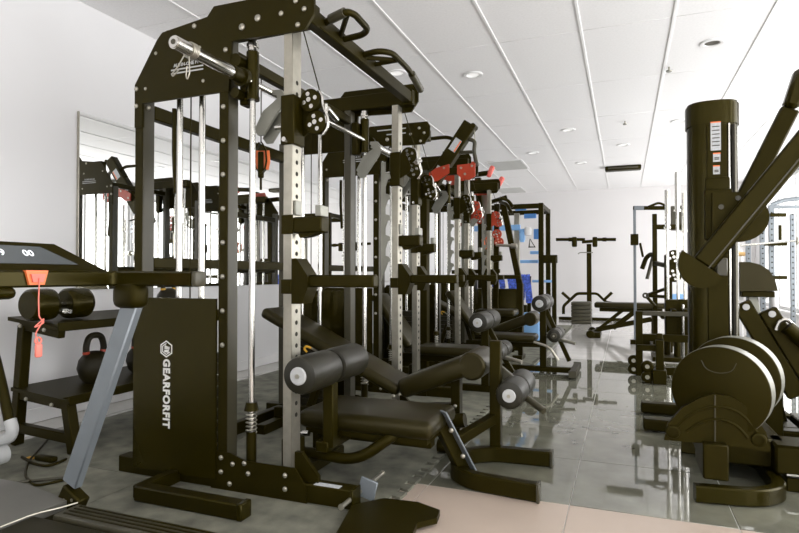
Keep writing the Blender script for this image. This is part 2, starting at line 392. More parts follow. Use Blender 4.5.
def smith_machine(loc, label, group, Wd=1.25, acc='black', stripes=False, sleeves=True):
    T = Thing('smith_machine', label, 'gym machine', loc, group)
    bo = []
    for y0, sg in ((0.0, 1), (Wd, -1)):                      # near frame, far frame: both grow inwards
        def Y(t): return y0 + sg * t
        def bx(lo, hi, bev=0.004): return MB().box((lo[0], Y(lo[1]), lo[2]), (hi[0], Y(hi[1]), hi[2]), bev, 1)
        T.part('base_beam', bx((-0.94, 0.0, 0), (0.27, 0.07, 0.075)), 'black')
        T.part('rear_post', bx((-0.845, 0.0, 0.075), (-0.80, 0.07, 1.78)), 'grey')
        T.part('rear_post_face', bx((-0.8455, -0.004, 0.075), (-0.801, 0.0, 1.62), 0.001), 'black')
        T.part('middle_post', bx((-0.365, 0.0, 0.075), (-0.32, 0.07, 1.95)), 'grey')
        T.part('middle_post_face', bx((-0.366, -0.004, 0.075), (-0.3195, 0.0, 1.95), 0.001), 'black')
        up = T.part('upright', bx((-0.043, 0.0, 0.075), (0.0, 0.07, 1.95), 0.003), 'steel')
        hm = MB()
        for k in range(30):
            z = 0.34 + k * 0.0475
            hm.cyl((-0.001, Y(0.035), z), (0.0012, Y(0.035), z), 0.0095, 10)
        T.part('hole_row', hm, 'hole', up)['kind'] = 'stuff'
        plate = [(-0.846, 1.60), (-0.846, 1.80), (-0.715, 1.99), (-0.685, 2.02), (-0.43, 2.05), (-0.395, 2.09), (0.085, 2.085), (0.105, 2.05), (0.105, 1.975), (0.06, 1.915), (-0.04, 1.915), (-0.30, 1.925), (-0.315, 1.71), (-0.80, 1.71), (-0.80, 1.60)]
        tp = T.part('top_plate', MB().prism(plate, 'xz', Y(-0.008), Y(0.006)), 'black')
        T.part('top_beam', bx((-0.68, 0.006, 1.945), (0.09, 0.07, 2.035)), 'black')
        # foot gussets
        T.part('foot_plate', MB().prism([(-0.40, 0.0), (-0.40, 0.13), (-0.37, 0.16), (-0.30, 0.16), (-0.22, 0.135), (0.02, 0.135), (0.075, 0.06), (0.075, 0.0)], 'xz', Y(-0.007), Y(0.0)), 'black')
        T.part('gusset', MB().prism([(0.0, 0.075), (0.0, 0.19), (0.03, 0.19), (0.11, 0.10), (0.11, 0.075)], 'xz', Y(0.025), Y(0.045)), 'black')
        T.part('foot_cap', bx((0.27, -0.002, 0), (0.278, 0.072, 0.077), 0.002), 'blackg')
        # weight stack cover
        pan = T.part('weight_cover', MB().prism([(-0.835, 0.04), (-0.835, 0.74), (-0.78, 0.815), (-0.37, 0.815), (-0.37, 0.04)], 'xz', Y(-0.016), Y(-0.005)), 'blackg')
        logo(T, -0.640, Y(-0.0165), 0.625, 0.235, pan, sg)
        wp = MB().box((-0.12, -0.05, 0), (0.12, 0.05, 0.047), 0.004, 1).mesh('weight_plate', 'iron')
        T.inst('weight_plate', wp, [(-0.58, Y(0.08), 0.10 + i * 0.052) for i in range(9)])
        cp = [(-0.10, 0.88)]
        for k in range(5):
            z = 0.95 + k * 0.125; cp += [(-0.072, z), (-0.055, z + 0.045), (-0.038, z + 0.05), (-0.045, z + 0.075), (-0.072, z + 0.085)]
        cp += [(-0.072, 1.60), (-0.10, 1.60)]
        T.part('catch_rail', MB().prism(cp, 'xz', Y(0.092), Y(0.100)), 'hookg')
        # rods
        for x in (-0.66, -0.53): T.part('guide_rod', MB().cyl((x, Y(0.08), 0.08), (x, Y(0.08), 1.93), 0.0145, 14), 'chrome')
        T.part('lift_cable', MB().cyl((-0.595, Y(0.08), 0.55), (-0.595, Y(0.08), 1.93), 0.0035, 6), 'black')
        T.part('smith_rod', MB().cyl((-0.232, Y(0.05), 0.13), (-0.232, Y(0.05), 1.93), 0.0135, 16), 'chrome')
        T.part('rod_nut', MB().cyl((-0.232, Y(0.05), 1.89), (-0.232, Y(0.05), 1.935), 0.022, 12).cyl((-0.232, Y(0.05), 1.905), (-0.232, Y(0.05), 1.92), 0.027, 12), 'chrome')
        T.part('bearing_sleeve', MB().cyl((-0.232, Y(0.05), 1.68), (-0.232, Y(0.05), 1.885), 0.027, 18).cyl((-0.232, Y(0.05), 1.675), (-0.232, Y(0.05), 1.69), 0.03, 18), 'blackg')
        T.part('buffer_spring', spring((-0.232, Y(0.05)), 0.022, 0.24, 0.34, 6), 'steel')
        T.part('spring_cap', MB().cyl((-0.232, Y(0.05), 0.335), (-0.232, Y(0.05), 0.37), 0.032, 16, 0.024), 'black')
        T.part('rod_socket', MB().cyl((-0.232, Y(0.05), 0.075), (-0.232, Y(0.05), 0.245), 0.022, 14), 'black')
        # carriage with hook
        T.part('carriage', MB().box((-0.30, Y(0.045), 1.66), (-0.255, Y(0.105), 1.86), 0.006, 1).cyl((-0.285, Y(-0.005), 1.84), (-0.285, Y(0.05), 1.84), 0.03, 16).cyl((-0.285, Y(-0.005), 1.70), (-0.285, Y(0.05), 1.70), 0.022, 16), 'black')
        hk = [(x - 0.015, z) for x, z in [(-0.245, 1.56), (-0.225, 1.535), (-0.195, 1.535), (-0.10, 1.66), (-0.085, 1.70), (-0.105, 1.725), (-0.15, 1.728), (-0.155, 1.712), (-0.13, 1.705), (-0.125, 1.69), (-0.145, 1.675), (-0.20, 1.64)]]
        T.part('latch_hook', MB().prism(hk, 'xz', Y(0.10), Y(0.113)), 'hookg')
        T.part('latch_hook', MB().prism([(x + 0.02, z - 0.03) for x, z in hk], 'xz', Y(0.135), Y(0.145)), 'hookg')
        # cable trolley with two pulleys
        tr = T.part('trolley', bx((-0.053, -0.009, 1.455), (0.012, 0.079, 1.66)), 'black')
        T.part('trolley_bracket', MB().prism([(0.012, 1.50), (0.012, 1.64), (0.05, 1.645), (0.085, 1.56), (0.07, 1.53)], 'xz', Y(0.062), Y(0.068)), acc)
        T.part('cable_guard', MB().tube([(0.095, Y(0.047), 1.680), (0.112, Y(0.047), 1.655), (0.113, Y(0.047), 1.620), (0.125, Y(0.047), 1.590), (0.140, Y(0.047), 1.560), (0.138, Y(0.047), 1.520), (0.115, Y(0.047), 1.495)], 0.006, 8, 0.03), 'chrome')
        for c in ((0.060, Y(0.047), 1.640), (0.088, Y(0.047), 1.545)): pulley(T, 'pulley', c, 0.047, 'black' if acc == 'black' else acc)
        T.part('trolley_pin', MB().cyl((-0.10, Y(0.03), 1.54), (-0.05, Y(0.03), 1.54), 0.012, 10).cyl((-0.02, Y(-0.035), 1.47), (-0.02, Y(-0.008), 1.47), 0.01, 10), 'chrome')
        T.part('cable_grip', MB().cyl((0.135, Y(0.05), 1.60), (0.135, Y(0.13), 1.575), 0.012, 10).cyl((0.128, Y(0.05), 1.62), (0.128, Y(0.05), 1.54), 0.008, 8), 'chrome')
        T.part('pulley_cable', MB().tube([(0.103, Y(0.047), 1.67), (0.022, Y(0.047), 1.94)], 0.0028, 6), 'black')
        # bar cup and safety arm
        T.part('bar_cup', MB().box((-0.05, Y(-0.006), 1.085), (0.006, Y(0.0), 1.165), 0.002, 1).box((0.0, Y(0.0), 1.09), (0.135, Y(0.07), 1.155), 0.006, 1).prism([(0.02, 1.09), (0.115, 1.09), (0.07, 1.075), (0.03, 1.07)], 'xz', Y(0.01), Y(0.06)), 'black')
        T.part('cup_lip', MB().box((0.105, Y(0.002), 1.155), (0.132, Y(0.068), 1.20), 0.003, 1), 'hookg')
        T.part('cup_plate', MB().box((0.001, Y(0.012), 1.165), (0.01, Y(0.06), 1.225), 0.002, 1), 'hookg')
        T.part('safety_arm', MB().prism([(0.001, 0.80), (0.001, 0.985), (0.025, 0.985), (0.075, 0.915), (0.075, 0.86), (0.05, 0.80)], 'xz', Y(-0.006), Y(0.076)).box((0.07, Y(0.008), 0.868), (0.36, Y(0.062), 0.918), 0.006, 1), 'black')
        T.part('safety_arm_sleeve', MB().box((-0.05, Y(-0.008), 0.84), (0.001, Y(0.078), 0.90), 0.003, 1), 'black')
        # bolts on the outer faces
        if sg > 0:
            T.inst('bolt', BOLT_NY, [(-0.343, Y(0) - 0.006, 1.645 - 0.147 * k) for k in range(8)] + [(x, -0.009, z) for x, z in ((-0.835, 1.78), (-0.835, 1.70), (-0.50, 2.02), (-0.33, 1.89), (-0.34, 1.82), (-0.05, 2.0), (0.02, 2.04), (0.06, 2.0), (0.03, 1.94))]
                   + [(x, -0.008, z) for x, z in ((-0.345, 0.135), (-0.345, 0.075), (-0.285, 0.115), (-0.225, 0.125), (-0.205, 0.085), (-0.025, 0.10), (-0.025, 0.045), (-0.30, 0.03))] + [(-0.79, 0.02, 1.695)])
            big = bolt_mesh(0.015, 0.008)
            T.inst('bolt', big, [(-0.165, -0.009, 2.0), (-0.245, -0.009, 1.975)])
            T.inst('bolt', BOLT_S, [(-0.72, -0.009, 1.93), (-0.47, -0.009, 1.92), (-0.78, -0.009, 1.775), (-0.45, -0.009, 1.77)])
        # print on the corner plate
        if sg > 0:
            me = text_mesh('ALL-IN-ONE F1', 0.021, 'lightg', 0.0003)
            o = link('lettering', me, tp, (-0.545, Y(-0.0087), 1.858)); o.rotation_euler = (R(90), 0, 0)
            sl = [(-0.63, 1.836, 0.18), (-0.63, 1.820, 0.18)]
            if stripes: sl += [(-0.33, 2.045, 0.22), (-0.23, 2.01, 0.13)]
            mb = MB()
            for x, z, L in sl: mb.box((x, -0.0095, z), (x + L, -0.0082, z + 0.006))
            T.part('stripe', mb, 'lightg', tp)
        if acc != 'black':
            T.part('accent_plate', MB().prism([(-0.30, 1.93), (-0.27, 2.06), (-0.05, 2.09), (0.07, 2.09), (0.07, 1.98), (-0.03, 1.90), (-0.18, 1.90)], 'xz', Y(-0.020), Y(-0.009)), acc)
            T.inst('bolt', BOLT_NY, [(x, Y(0) - 0.021, z) for x, z in ((-0.24, 1.96), (-0.12, 2.03), (0.02, 2.03), (0.01, 1.96), (-0.10, 1.95))] if sg > 0 else [])
    # cross members between the two frames
    for nm, x0, x1, z0, z1 in (('rear_top_beam', -0.845, -0.80, 1.655, 1.72), ('rear_base_beam', -0.845, -0.80, 0.0, 0.07), ('middle_top_beam', -0.36, -0.32, 1.86, 1.91), ('rear_middle_beam', -0.845, -0.80, 0.95, 1.0)):
        T.part(nm, MB().box((x0, 0.07, z0), (x1, Wd - 0.07, z1), 0.004, 1), 'black')
    T.part('smith_bar', MB().cyl((-0.232, -0.02, 1.753), (-0.232, Wd + 0.02, 1.753), 0.0145, 16), 'chrome')
    for y0, sg in ((0.0, 1), (Wd, -1)) if sleeves else ():
        T.part('bar_sleeve', MB().cyl((-0.232, y0 - sg * 0.415, 1.753), (-0.232, y0 - sg * 0.03, 1.753), 0.0245, 24).cyl((-0.232, y0 - sg * 0.42, 1.753), (-0.232, y0 - sg * 0.415, 1.753), 0.021, 24), 'chrome')
        T.part('sleeve_flange', MB().cyl((-0.232, y0 - sg * 0.035, 1.753), (-0.232, y0 - sg * 0.012, 1.753), 0.04, 20).cyl((-0.232, y0 - sg * 0.095, 1.753), (-0.232, y0 - sg * 0.035, 1.753), 0.03, 20), 'black')
        T.part('sleeve_cap', MB().cyl((-0.232, y0 - sg * 0.4215, 1.753), (-0.232, y0 - sg * 0.42, 1.753), 0.010, 12), 'grey')
    # pull-up beam with grips
    pb = T.part('pull_up_beam', MB().box((0.03, -0.006, 1.955), (0.085, Wd + 0.006, 2.02), 0.004, 1), 'black')
    g = T.part('pull_up_grip', MB().tube([(0.06, 0.14, 1.995), (0.12, 0.11, 2.0), (0.205, 0.085, 2.005), (0.225, 0.12, 2.005), (0.222, 0.26, 2.0), (0.18, 0.295, 1.995), (0.06, 0.30, 1.99)], 0.0145, 10, 0.035).tube([(0.07, 0.285, 1.995), (0.195, 0.11, 2.003)], 0.012, 8), 'black')
    T.part('grip_sleeve', MB().cyl((0.115, 0.113, 2.0), (0.195, 0.088, 2.005), 0.020, 12), 'grey', g)
    g = T.part('pull_up_grip', MB().tube([(0.06, 0.51, 1.995), (0.17, 0.50, 2.0), (0.215, 0.56, 2.005), (0.215, 0.80, 2.0), (0.20, 1.02, 1.965)], 0.0145, 10, 0.06).tube([(0.06, 0.645, 1.995), (0.213, 0.65, 2.002)], 0.012, 8).tube([(0.06, 0.53, 1.995), (0.213, 0.655, 2.002)], 0.012, 8), 'black')
    T.part('grip_sleeve', MB().cyl((0.213, 0.84, 1.994), (0.20, 1.02, 1.965), 0.020, 12), 'grey', g)
    return T

M1L = Vector((-1.265, 2.01, MZ))
m1 = smith_machine(M1L, 'black smith cable machine with white lettered cover beside the treadmill', 'smith cable machines in a row along the mirror')
# pieces only the first machine shows
def L1(p): return Vector(p) - M1L
mb = MB().box((-0.59, -0.245, 0), (-0.08, -0.185, 0.062), 0.006, 1)
m1.part('outrigger_foot', mb, 'black'); m1.part('outrigger_cap', MB().box((-0.085, -0.248, 0), (-0.06, -0.182, 0.065), 0.004, 1), 'blackg')
m1.part('outrigger_link', MB().box((-0.62, -0.22, 0.0), (-0.57, 0.0, 0.055), 0.004, 1), 'black')
m1.part('warning_label', MB().box((0.10, 0.004, 0.075), (0.215, 0.035, 0.0762)), 'label')
m1.part('peg_rod', MB().cyl((0.265, -0.07, 0.04), (0.265, 0.32, 0.04), 0.009, 12).cyl((0.265, -0.076, 0.04), (0.265, -0.07, 0.04), 0.012, 12).cyl((0.265, 0.32, 0.04), (0.265, 0.326, 0.04), 0.012, 12), 'steel')
m1.part('peg_bracket', MB().bar((0.285, 0.10, 0.014), (0.305, 0.10, 0.092), 0.012, 0.075, 0.003, 1, R(90)), 'silverp')
fpl = [L1(PZ(u, v, 0.03)) for u, v in ((352, 506), (384, 499), (418, 503), (440, 511), (437, 519), (417, 524), (409, 545), (330, 545))]
m1.part('floor_foot_plate', MB().prism([(q.x, q.y) for q in fpl], 'xy', 0.0, 0.022), 'black')
m1.part('lower_pulley_block', MB().box((-0.10, 0.075, 0.075), (-0.03, 0.16, 0.22), 0.006, 1), 'black')
mb = MB().tube([(-0.70, 0.09, 1.70), (-0.705, 0.095, 1.50), (-0.69, 0.09, 1.30)], 0.012, 8)
m1.part('braided_cord', mb, 'black')
m2 = copy_thing(m1, (-1.47, 4.10, MZ), 'black smith cable machine standing between the first one and the red-pulleyed rack', skip=('outrigger_foot', 'outrigger_cap', 'outrigger_link', 'warning_label', 'peg_rod', 'peg_bracket', 'floor_foot_plate', 'smith_bar', 'bar_sleeve', 'sleeve_flange', 'sleeve_cap', 'pull_up_beam', 'pull_up_grip', 'rear_top_beam'))
st = MB()
for x, z, L in ((-0.33, 2.045, 0.24), (-0.25, 2.008, 0.16)): st.box((x, -0.0095, z), (x + L, -0.0082, z + 0.009))
link('stripe', st.mesh('stripe', 'lightg'), m2)


# red accented rack
m3 = smith_machine((-1.50, 5.76, MZ), 'black and steel cable rack with red pulleys behind the boom arm station', None, 1.12, 'red', sleeves=False)

for ch in list(m3.o.children):
    if ch.name.split('.')[0] in ('pull_up_grip', 'pull_up_beam'):
        for g in list(ch.children): bpy.data.objects.remove(g)
        bpy.data.objects.remove(ch)

# boom of the lever machine behind the second smith machine
T = Thing('boom_arm_station', 'black slanted boom arm station with warning labels, hanging grip and red bolted plates', 'gym machine', (-1.95, 5.0, MZ), world=True)
a, b = PY(424, 196, 5.0), PY(471, 124, 5.0)
T.part('post', MB().box((a.x - 0.04, 4.96, MZ), (a.x + 0.04, 5.04, a.z + 0.06), 0.005, 1), 'black')
T.part('foot', MB().box((-2.2, 4.96, MZ), (-1.45, 5.04, MZ + 0.06), 0.005, 1), 'black')
T.part('boom', MB().bar(a, b, 0.09, 0.125, 0.006), 'black')
for t in (0.32, 0.70):
    c = a.lerp(b, t); d = (b - a).normalized(); s = Vector((0, -1, 0)); n_ = d.cross(s)
    q = c + s * 0.0465
    k = [q + d * 0.06 * i + n_ * 0.035 * j for i, j in ((-1, -1), (1, -1), (1, 1), (-1, 1))]
    T.part('warning_label', MB().add(k + [x + s * 0.001 for x in k], [(0, 1, 2, 3), (4, 5, 6, 7), (0, 1, 5, 4), (1, 2, 6, 5), (2, 3, 7, 6), (3, 0, 4, 7)]), 'label')
    k = [q + s * 0.001 + d * 0.055 * i + n_ * 0.006 * j + n_ * 0.026 for i, j in ((-1, -1), (1, -1), (1, 1), (-1, 1))]
    T.part('label_header', MB().add(k + [x + s * 0.0008 for x in k], [(0, 1, 2, 3), (4, 5, 6, 7), (0, 1, 5, 4), (1, 2, 6, 5), (2, 3, 7, 6), (3, 0, 4, 7)]), 'orange')
for pts, bl in ((((429, 182), (429, 173), (436, 168), (449, 164), (449, 173), (437, 181)), ((432, 178), (444, 168))), (((457, 165), (475, 163), (475, 176), (469, 180), (462, 179), (457, 174)), ((461, 168), (472, 166), (465, 174)))):
    rp = T.part('red_plate', MB().prism([(q.x, q.z) for q in (PY(u, v, 4.93) for u, v in pts)], 'xz', 4.93, 4.945), 'red')
    for u, v in bl: q = PY(u, v, 4.93); T.part('bolt', MB().cyl((q.x, 4.924, q.z), (q.x, 4.93, q.z), 0.011, 8), 'steel', rp)
q0, q1 = PY(430, 173, 4.97), PY(474, 172, 4.97)
T.part('plate_beam', MB().box((q0.x, 4.945, q0.z - 0.03), (q1.x, 5.0, q0.z + 0.03), 0.004, 1), 'black')
pe = PY(474, 127, 5.0); T.part('end_roller', MB().cyl(pe - Vector((0, 0.05, 0)), pe + Vector((0, 0.05, 0)), 0.025, 14), 'black')
g0 = PY(475, 141, 5.0); g1 = PY(474, 152, 5.0); g2 = PY(477, 166, 5.0)
T.part('hang_cord', MB().tube([pe, g0], 0.004, 6), 'steel')
T.part('hang_grip', MB().tube([PY(468, 139, 5.0), g0, g1, g2], 0.018, 10, 0.03), 'grey')
T.part('press_handle', MB().tube([PY(443, 153, 5.0), PY(473, 152, 5.0)], 0.016, 10), 'grey')
T.part('support_tube', MB().tube([PY(428, 139, 5.0), PY(447, 137, 5.0), PY(459, 141, 5.0), PY(460, 146, 5.0), PY(446, 150, 5.0)], 0.017, 10, 0.04), 'black')

# spring collar on the smith bar of the first machine
c = M1L + Vector((-0.232, -0.34, 1.753))
T = Thing('spring_collar', 'steel spring collar with two bent handles on the chrome bar sleeve', 'collar', c)
mb = MB()
for k in range(4): mb.ring((0, 0.008 * k, 0), (0, 1, 0), 0.0280, 0.0030, 20, 6)
T.part('coil', mb, 'steel')
for x, pts in ((-0.020, ((0, -0.022), (-0.028, -0.058), (-0.058, -0.084), (-0.052, -0.092), (-0.020, -0.068))), (0.004, ((0, -0.026), (0.003, -0.09), (-0.008, -0.112), (-0.014, -0.10), (-0.010, -0.062)))):
    T.part('handle', MB().tube([(x + q[0], -0.004, q[1]) for q in pts], 0.0026, 6, 0.008), 'steel')
# hanging ab strap with orange lining
p = PY(261, 145, 2.4); z0, z1 = PY(261, 143, 2.4).z, PY(261, 174, 2.4).z
T = Thing('padded_strap', 'black padded cable strap with orange lining hanging inside the first smith machine', 'strap', (p.x, 2.4, z1))
T.o.rotation_euler.z = R(25)
h = z0 - z1
prof = [(0.0, 0.0), (0.022, 0.16), (0.030, 0.4), (0.026, 0.75), (0.006, 1.0)]
for sx in (-1, 1):
    T.part('strap_side', MB().sweep([(sx * a, 0, h * b) for a, b in prof], [(-0.02, -0.003), (0.02, -0.003), (0.02, 0.003), (-0.02, 0.003)]), 'black')
    T.part('lining', MB().sweep([(sx * (a - 0.006), 0, h * b) for a, b in prof[1:4]], [(-0.022, -0.004), (0.022, -0.004), (0.022, 0.004), (-0.022, 0.004)]), 'orange')
T.part('pad_core', MB().box((-0.014, -0.012, -0.02), (0.014, 0.012, h * 0.72), 0.006, 2), 'black')
T.part('hang_cable', MB().cyl((0, 0, h), (0, 0, 1.95 - z1), 0.003, 6).cyl((0, 0, -0.08), (0, 0, -0.02), 0.006, 8), 'black')

# ================================================================== BENCHES BY THE FIRST MACHINE
def foam_roll(T, X, Y0, Y1, Z, r, disc='lightg', gap=0.02):
    m_ = (Y0 + Y1) / 2
    for a, b in ((Y0, m_ - gap / 2), (m_ + gap / 2, Y1)):
        T.part('foam_roller', MB().lathe([(0.02, 0), (r * 0.72, 0.0), (r * 0.93, 0.006), (r, 0.025), (r, b - a - 0.025), (r * 0.93, b - a - 0.006), (r * 0.72, b - a), (0.02, b - a)], (X, a, Z), (0, 1, 0), 28), 'foam')
    T.part('roller_axle', MB().cyl((X, Y0 - 0.004, Z), (X, Y1 + 0.004, Z), 0.018, 12), 'black')
    e = T.part('roller_cap', MB().lathe([(0.0001, -0.008), (r * 0.42, -0.008), (r * 0.47, -0.004), (r * 0.47, 0.003)], (X, Y0, Z), (0, 1, 0), 24), disc)
    T.part('cap_bolt', MB().cyl((X, Y0 - 0.013, Z), (X, Y0 - 0.008, Z), 0.009, 8), 'steel', e)
T = Thing('leg_bench', 'low black padded leg bench with two foam roller pairs and curved floor foot', 'bench', (-1.0, 2.4, MZ), world=True)
T.part('seat_pad', MB().box((-1.37, 2.22, 0.245), (-0.735, 2.60, 0.325), 0.032, 4), 'vinyl')
T.part('seat_board', MB().box((-1.34, 2.25, 0.222), (-0.765, 2.57, 0.245)), 'black')
foam_roll(T, -1.184, 1.93, 2.44, 0.535, 0.076)
T.part('roller_post', MB().box((-1.209, 2.165, 0.19), (-1.159, 2.215, 0.50), 0.004, 1), 'black')
T.part('spine', MB().bar((-1.36, 2.41, 0.195), (-0.79, 2.41, 0.195), 0.06, 0.055), 'black')
T.part('cross_tube', MB().box((-1.24, 2.16, 0.17), (-1.18, 2.41, 0.215), 0.004, 1), 'black')
T.part('bent_tube', MB().tube([PY(300, 451, 2.22), PY(358, 461, 2.2), PY(392, 436, 2.24), PY(415, 424, 2.36)], 0.024, 12, 0.1, 6), 'black')
T.part('adjust_knob', MB().cyl(PY(303, 433, 2.2), PY(309, 433, 2.2), 0.013, 12).cyl(PY(294, 433, 2.2), PY(303, 433, 2.2), 0.007, 10), 'chrome')
T.part('rear_foot', MB().box((-1.39, 2.2, MZ), (-1.335, 2.62, MZ + 0.05), 0.004, 1).box((-1.385, 2.385, MZ + 0.05), (-1.34, 2.435, 0.2), 0.003, 1), 'black')
lg0, lg1 = PY(437, 414, 2.42), PY(468, 482, 2.55)
T.part('front_leg', MB().bar(lg0, lg1 - Vector((0, 0, -0.02)), 0.05, 0.07, 0.004), 'black')
T.part('leg_strap', MB().bar(lg0 + Vector((0.035, -0.02, 0.02)), lg1 + Vector((0.04, -0.02, 0.05)), 0.05, 0.008, 0.002), 'silverp')
for f in (0.25, 0.62, 0.85):
    q = lg0.lerp(lg1, f) + Vector((0.042, -0.045, 0.02)); T.inst('bolt', BOLT_NY, [q])
uf = [(-0.335, 2.40, 0.038), (-0.62, 2.43, 0.038), (-0.73, 2.52, 0.038), (-0.73, 2.75, 0.038), (-0.62, 2.84, 0.038), (-0.33, 2.86, 0.038)]
T.part('curved_foot', MB().rtube(uf, 0.05, 0.072, 0.12, 6), 'black')
for y in (2.40, 2.86): T.part('foot_cap', MB().box((-0.338, y - 0.031, 0.0005), (-0.325, y + 0.031, 0.078), 0.003, 1), 'grey')
T.part('link_bar', MB().bar(PY(456, 441, 2.58), (-0.61, 2.85, 0.215), 0.045, 0.05), 'black')
T.part('front_post', MB().box((-0.63, 2.825, 0.07), (-0.575, 2.88, 0.60), 0.004, 1), 'black')
pr = PY(509, 396, 2.70)
foam_roll(T, pr.x, 2.70, 3.12, pr.z, 0.068)
T.part('roller_arm', MB().bar((-0.60, 2.90, 0.45), (pr.x, 2.90, pr.z + 0.02), 0.03, 0.05), 'grey')
T.part('plate_peg', MB().cyl((pr.x - 0.02, 2.905, pr.z), PY(544, 411, 2.80), 0.017, 12), 'grey')
T.part('rubber_foot', MB().cyl(PY(455, 421, 2.75), PY(465, 420, 2.75), 0.035, 14), 'black')
LB = T

T = Thing('incline_bench', 'black incline bench with padded seat set inside the first smith machine', 'bench', (-1.32, 2.97, MZ), world=False)
def slab(T, name, x0, z0, x1, z1, y0, y1, th, m, bev):
    d = Vector((x1 - x0, 0, z1 - z0)); L = d.length; ang = -math.atan2(d.z, d.x)
    c = Vector(((x0 + x1) / 2, (y0 + y1) / 2, (z0 + z1) / 2))
    return T.part(name, MB().box(c - Vector((L / 2, (y1 - y0) / 2, th / 2)), c + Vector((L / 2, (y1 - y0) / 2, th / 2)), bev, 4, Matrix.Rotation(ang, 3, 'Y')), m)
slab(T, 'backrest', 0.19, 0.29, -0.68, 0.70, -0.135, 0.135, 0.065, 'vinyl', 0.026)
slab(T, 'seat', 0.20, 0.305, 0.60, 0.465, -0.16, 0.15, 0.105, 'vinyl', 0.035)
T.part('seat_roll', MB().lathe([(0.0001, 0), (0.06, 0.0), (0.071, 0.01), (0.074, 0.03), (0.074, 0.28), (0.071, 0.30), (0.06, 0.31), (0.0001, 0.31)], (0.60, -0.16, 0.455), (0, 1, 0), 24), 'vinyl')
T.part('spine', MB().bar((-0.62, 0, 0.09), (0.46, 0, 0.20), 0.06, 0.06), 'black')
T.part('back_ladder', MB().bar((-0.42, 0, 0.13), (-0.30, 0, 0.475), 0.045, 0.04), 'black')
T.part('front_leg', MB().bar((0.48, 0, 0.03), (0.48, 0, 0.40), 0.05, 0.06), 'black')
T.part('rear_foot', MB().box((-0.66, -0.20, 0), (-0.60, 0.20, 0.055), 0.004, 1).box((-0.655, -0.03, 0.055), (-0.605, 0.03, 0.12), 0.003, 1), 'black')
T.part('front_foot', MB().box((0.44, -0.10, 0), (0.50, 0.20, 0.05), 0.004, 1), 'black')
T.part('foot_pad', MB().cyl((0.42, -0.135, 0.036), (0.52, -0.135, 0.036), 0.035, 16), 'black')
pp = [PY(u, v, 2.81) - Vector((-1.32, 2.97, MZ)) for u, v in ((311, 348), (306, 346), (304, 349), (307, 352))]
T.part('pop_pin', MB().tube(pp, 0.0065, 8, 0.012), 'yellow'); T.part('pin_rod', MB().cyl(pp[0], pp[0] + Vector((0.02, 0.05, -0.03)), 0.006, 8), 'steel')
T.inst('bolt', BOLT_NY, [(0.33, -0.148, 0.34), (0.48, -0.03, 0.22), (0.17, -0.14, 0.27)])
IB = T
copy_thing(IB, (-1.52, 6.2, MZ), 'black incline bench with padded seat set inside the red-pulleyed rack')

def roller_bench(loc, label, zt, zl):
    T = Thing('roller_bench', label, 'bench', loc)
    T.part('front_post', MB().box((-0.03, -0.03, 0.05), (0.03, 0.03, zt + 0.06), 0.004, 1), 'black')
    foam_roll(T, 0.0, -0.26, 0.26, zt, 0.075); 
    foam_roll(T, 0.12, -0.20, 0.20, zl, 0.062, 'grey')
    T.part('roller_arm', MB().bar((0.0, 0, zt - 0.12), (0.12, 0, zl), 0.03, 0.04), 'grey')
    T.part('brace', MB().bar((0.02, 0.0, zt - 0.05), (0.24, 0.0, 0.11), 0.035, 0.04), 'black')
    T.part('spine', MB().bar((-0.75, 0, 0.24), (0.0, 0, 0.26), 0.05, 0.06), 'black')
    T.part('seat_pad', MB().box((-0.55, -0.15, 0.28), (-0.06, 0.15, 0.35), 0.028, 3), 'vinyl')
    slab(T, 'backrest', -0.60, 0.33, -0.92, 0.75, -0.14, 0.14, 0.06, 'vinyl', 0.022)
    T.part('back_strut', MB().bar((-0.70, 0, 0.25), (-0.80, 0, 0.58), 0.035, 0.035), 'black')
    T.part('base_beam', MB().box((-0.80, -0.03, 0), (0.28, 0.03, 0.05), 0.004, 1), 'black')
    T.part('rear_leg', MB().box((-0.78, -0.025, 0.05), (-0.73, 0.025, 0.24), 0.003, 1), 'black')
    T.part('rear_foot', MB().box((-0.84, -0.17, 0), (-0.78, 0.17, 0.05), 0.004, 1), 'black')
    T.part('front_foot', MB().box((0.26, -0.28, 0), (0.32, 0.28, 0.06), 0.004, 1), 'black')
    T.part('foot_cap', MB().box((0.255, -0.29, 0), (0.325, -0.28, 0.065), 0.003, 1).box((0.255, 0.28, 0), (0.325, 0.29, 0.065), 0.003, 1), 'grey')
    T.part('plate_peg', MB().cyl((0.12, -0.04, zl - 0.04), (0.30, -0.10, zl - 0.07), 0.016, 10), 'steel')
    T.part('handle', MB().tube([(-0.06, -0.2, 0.30), (0.08, -0.2, 0.26), (0.16, -0.2, 0.14)], 0.012, 8, 0.05), 'steel')
    return T
roller_bench((-1.02, 4.44, MZ), 'black roller bench with pale capped foam rolls before the second smith machine', 0.56, 0.33)
roller_bench((-0.72, 5.565, MZ), 'black roller bench with high foam rolls before the red-pulleyed rack', 0.655, 0.36)

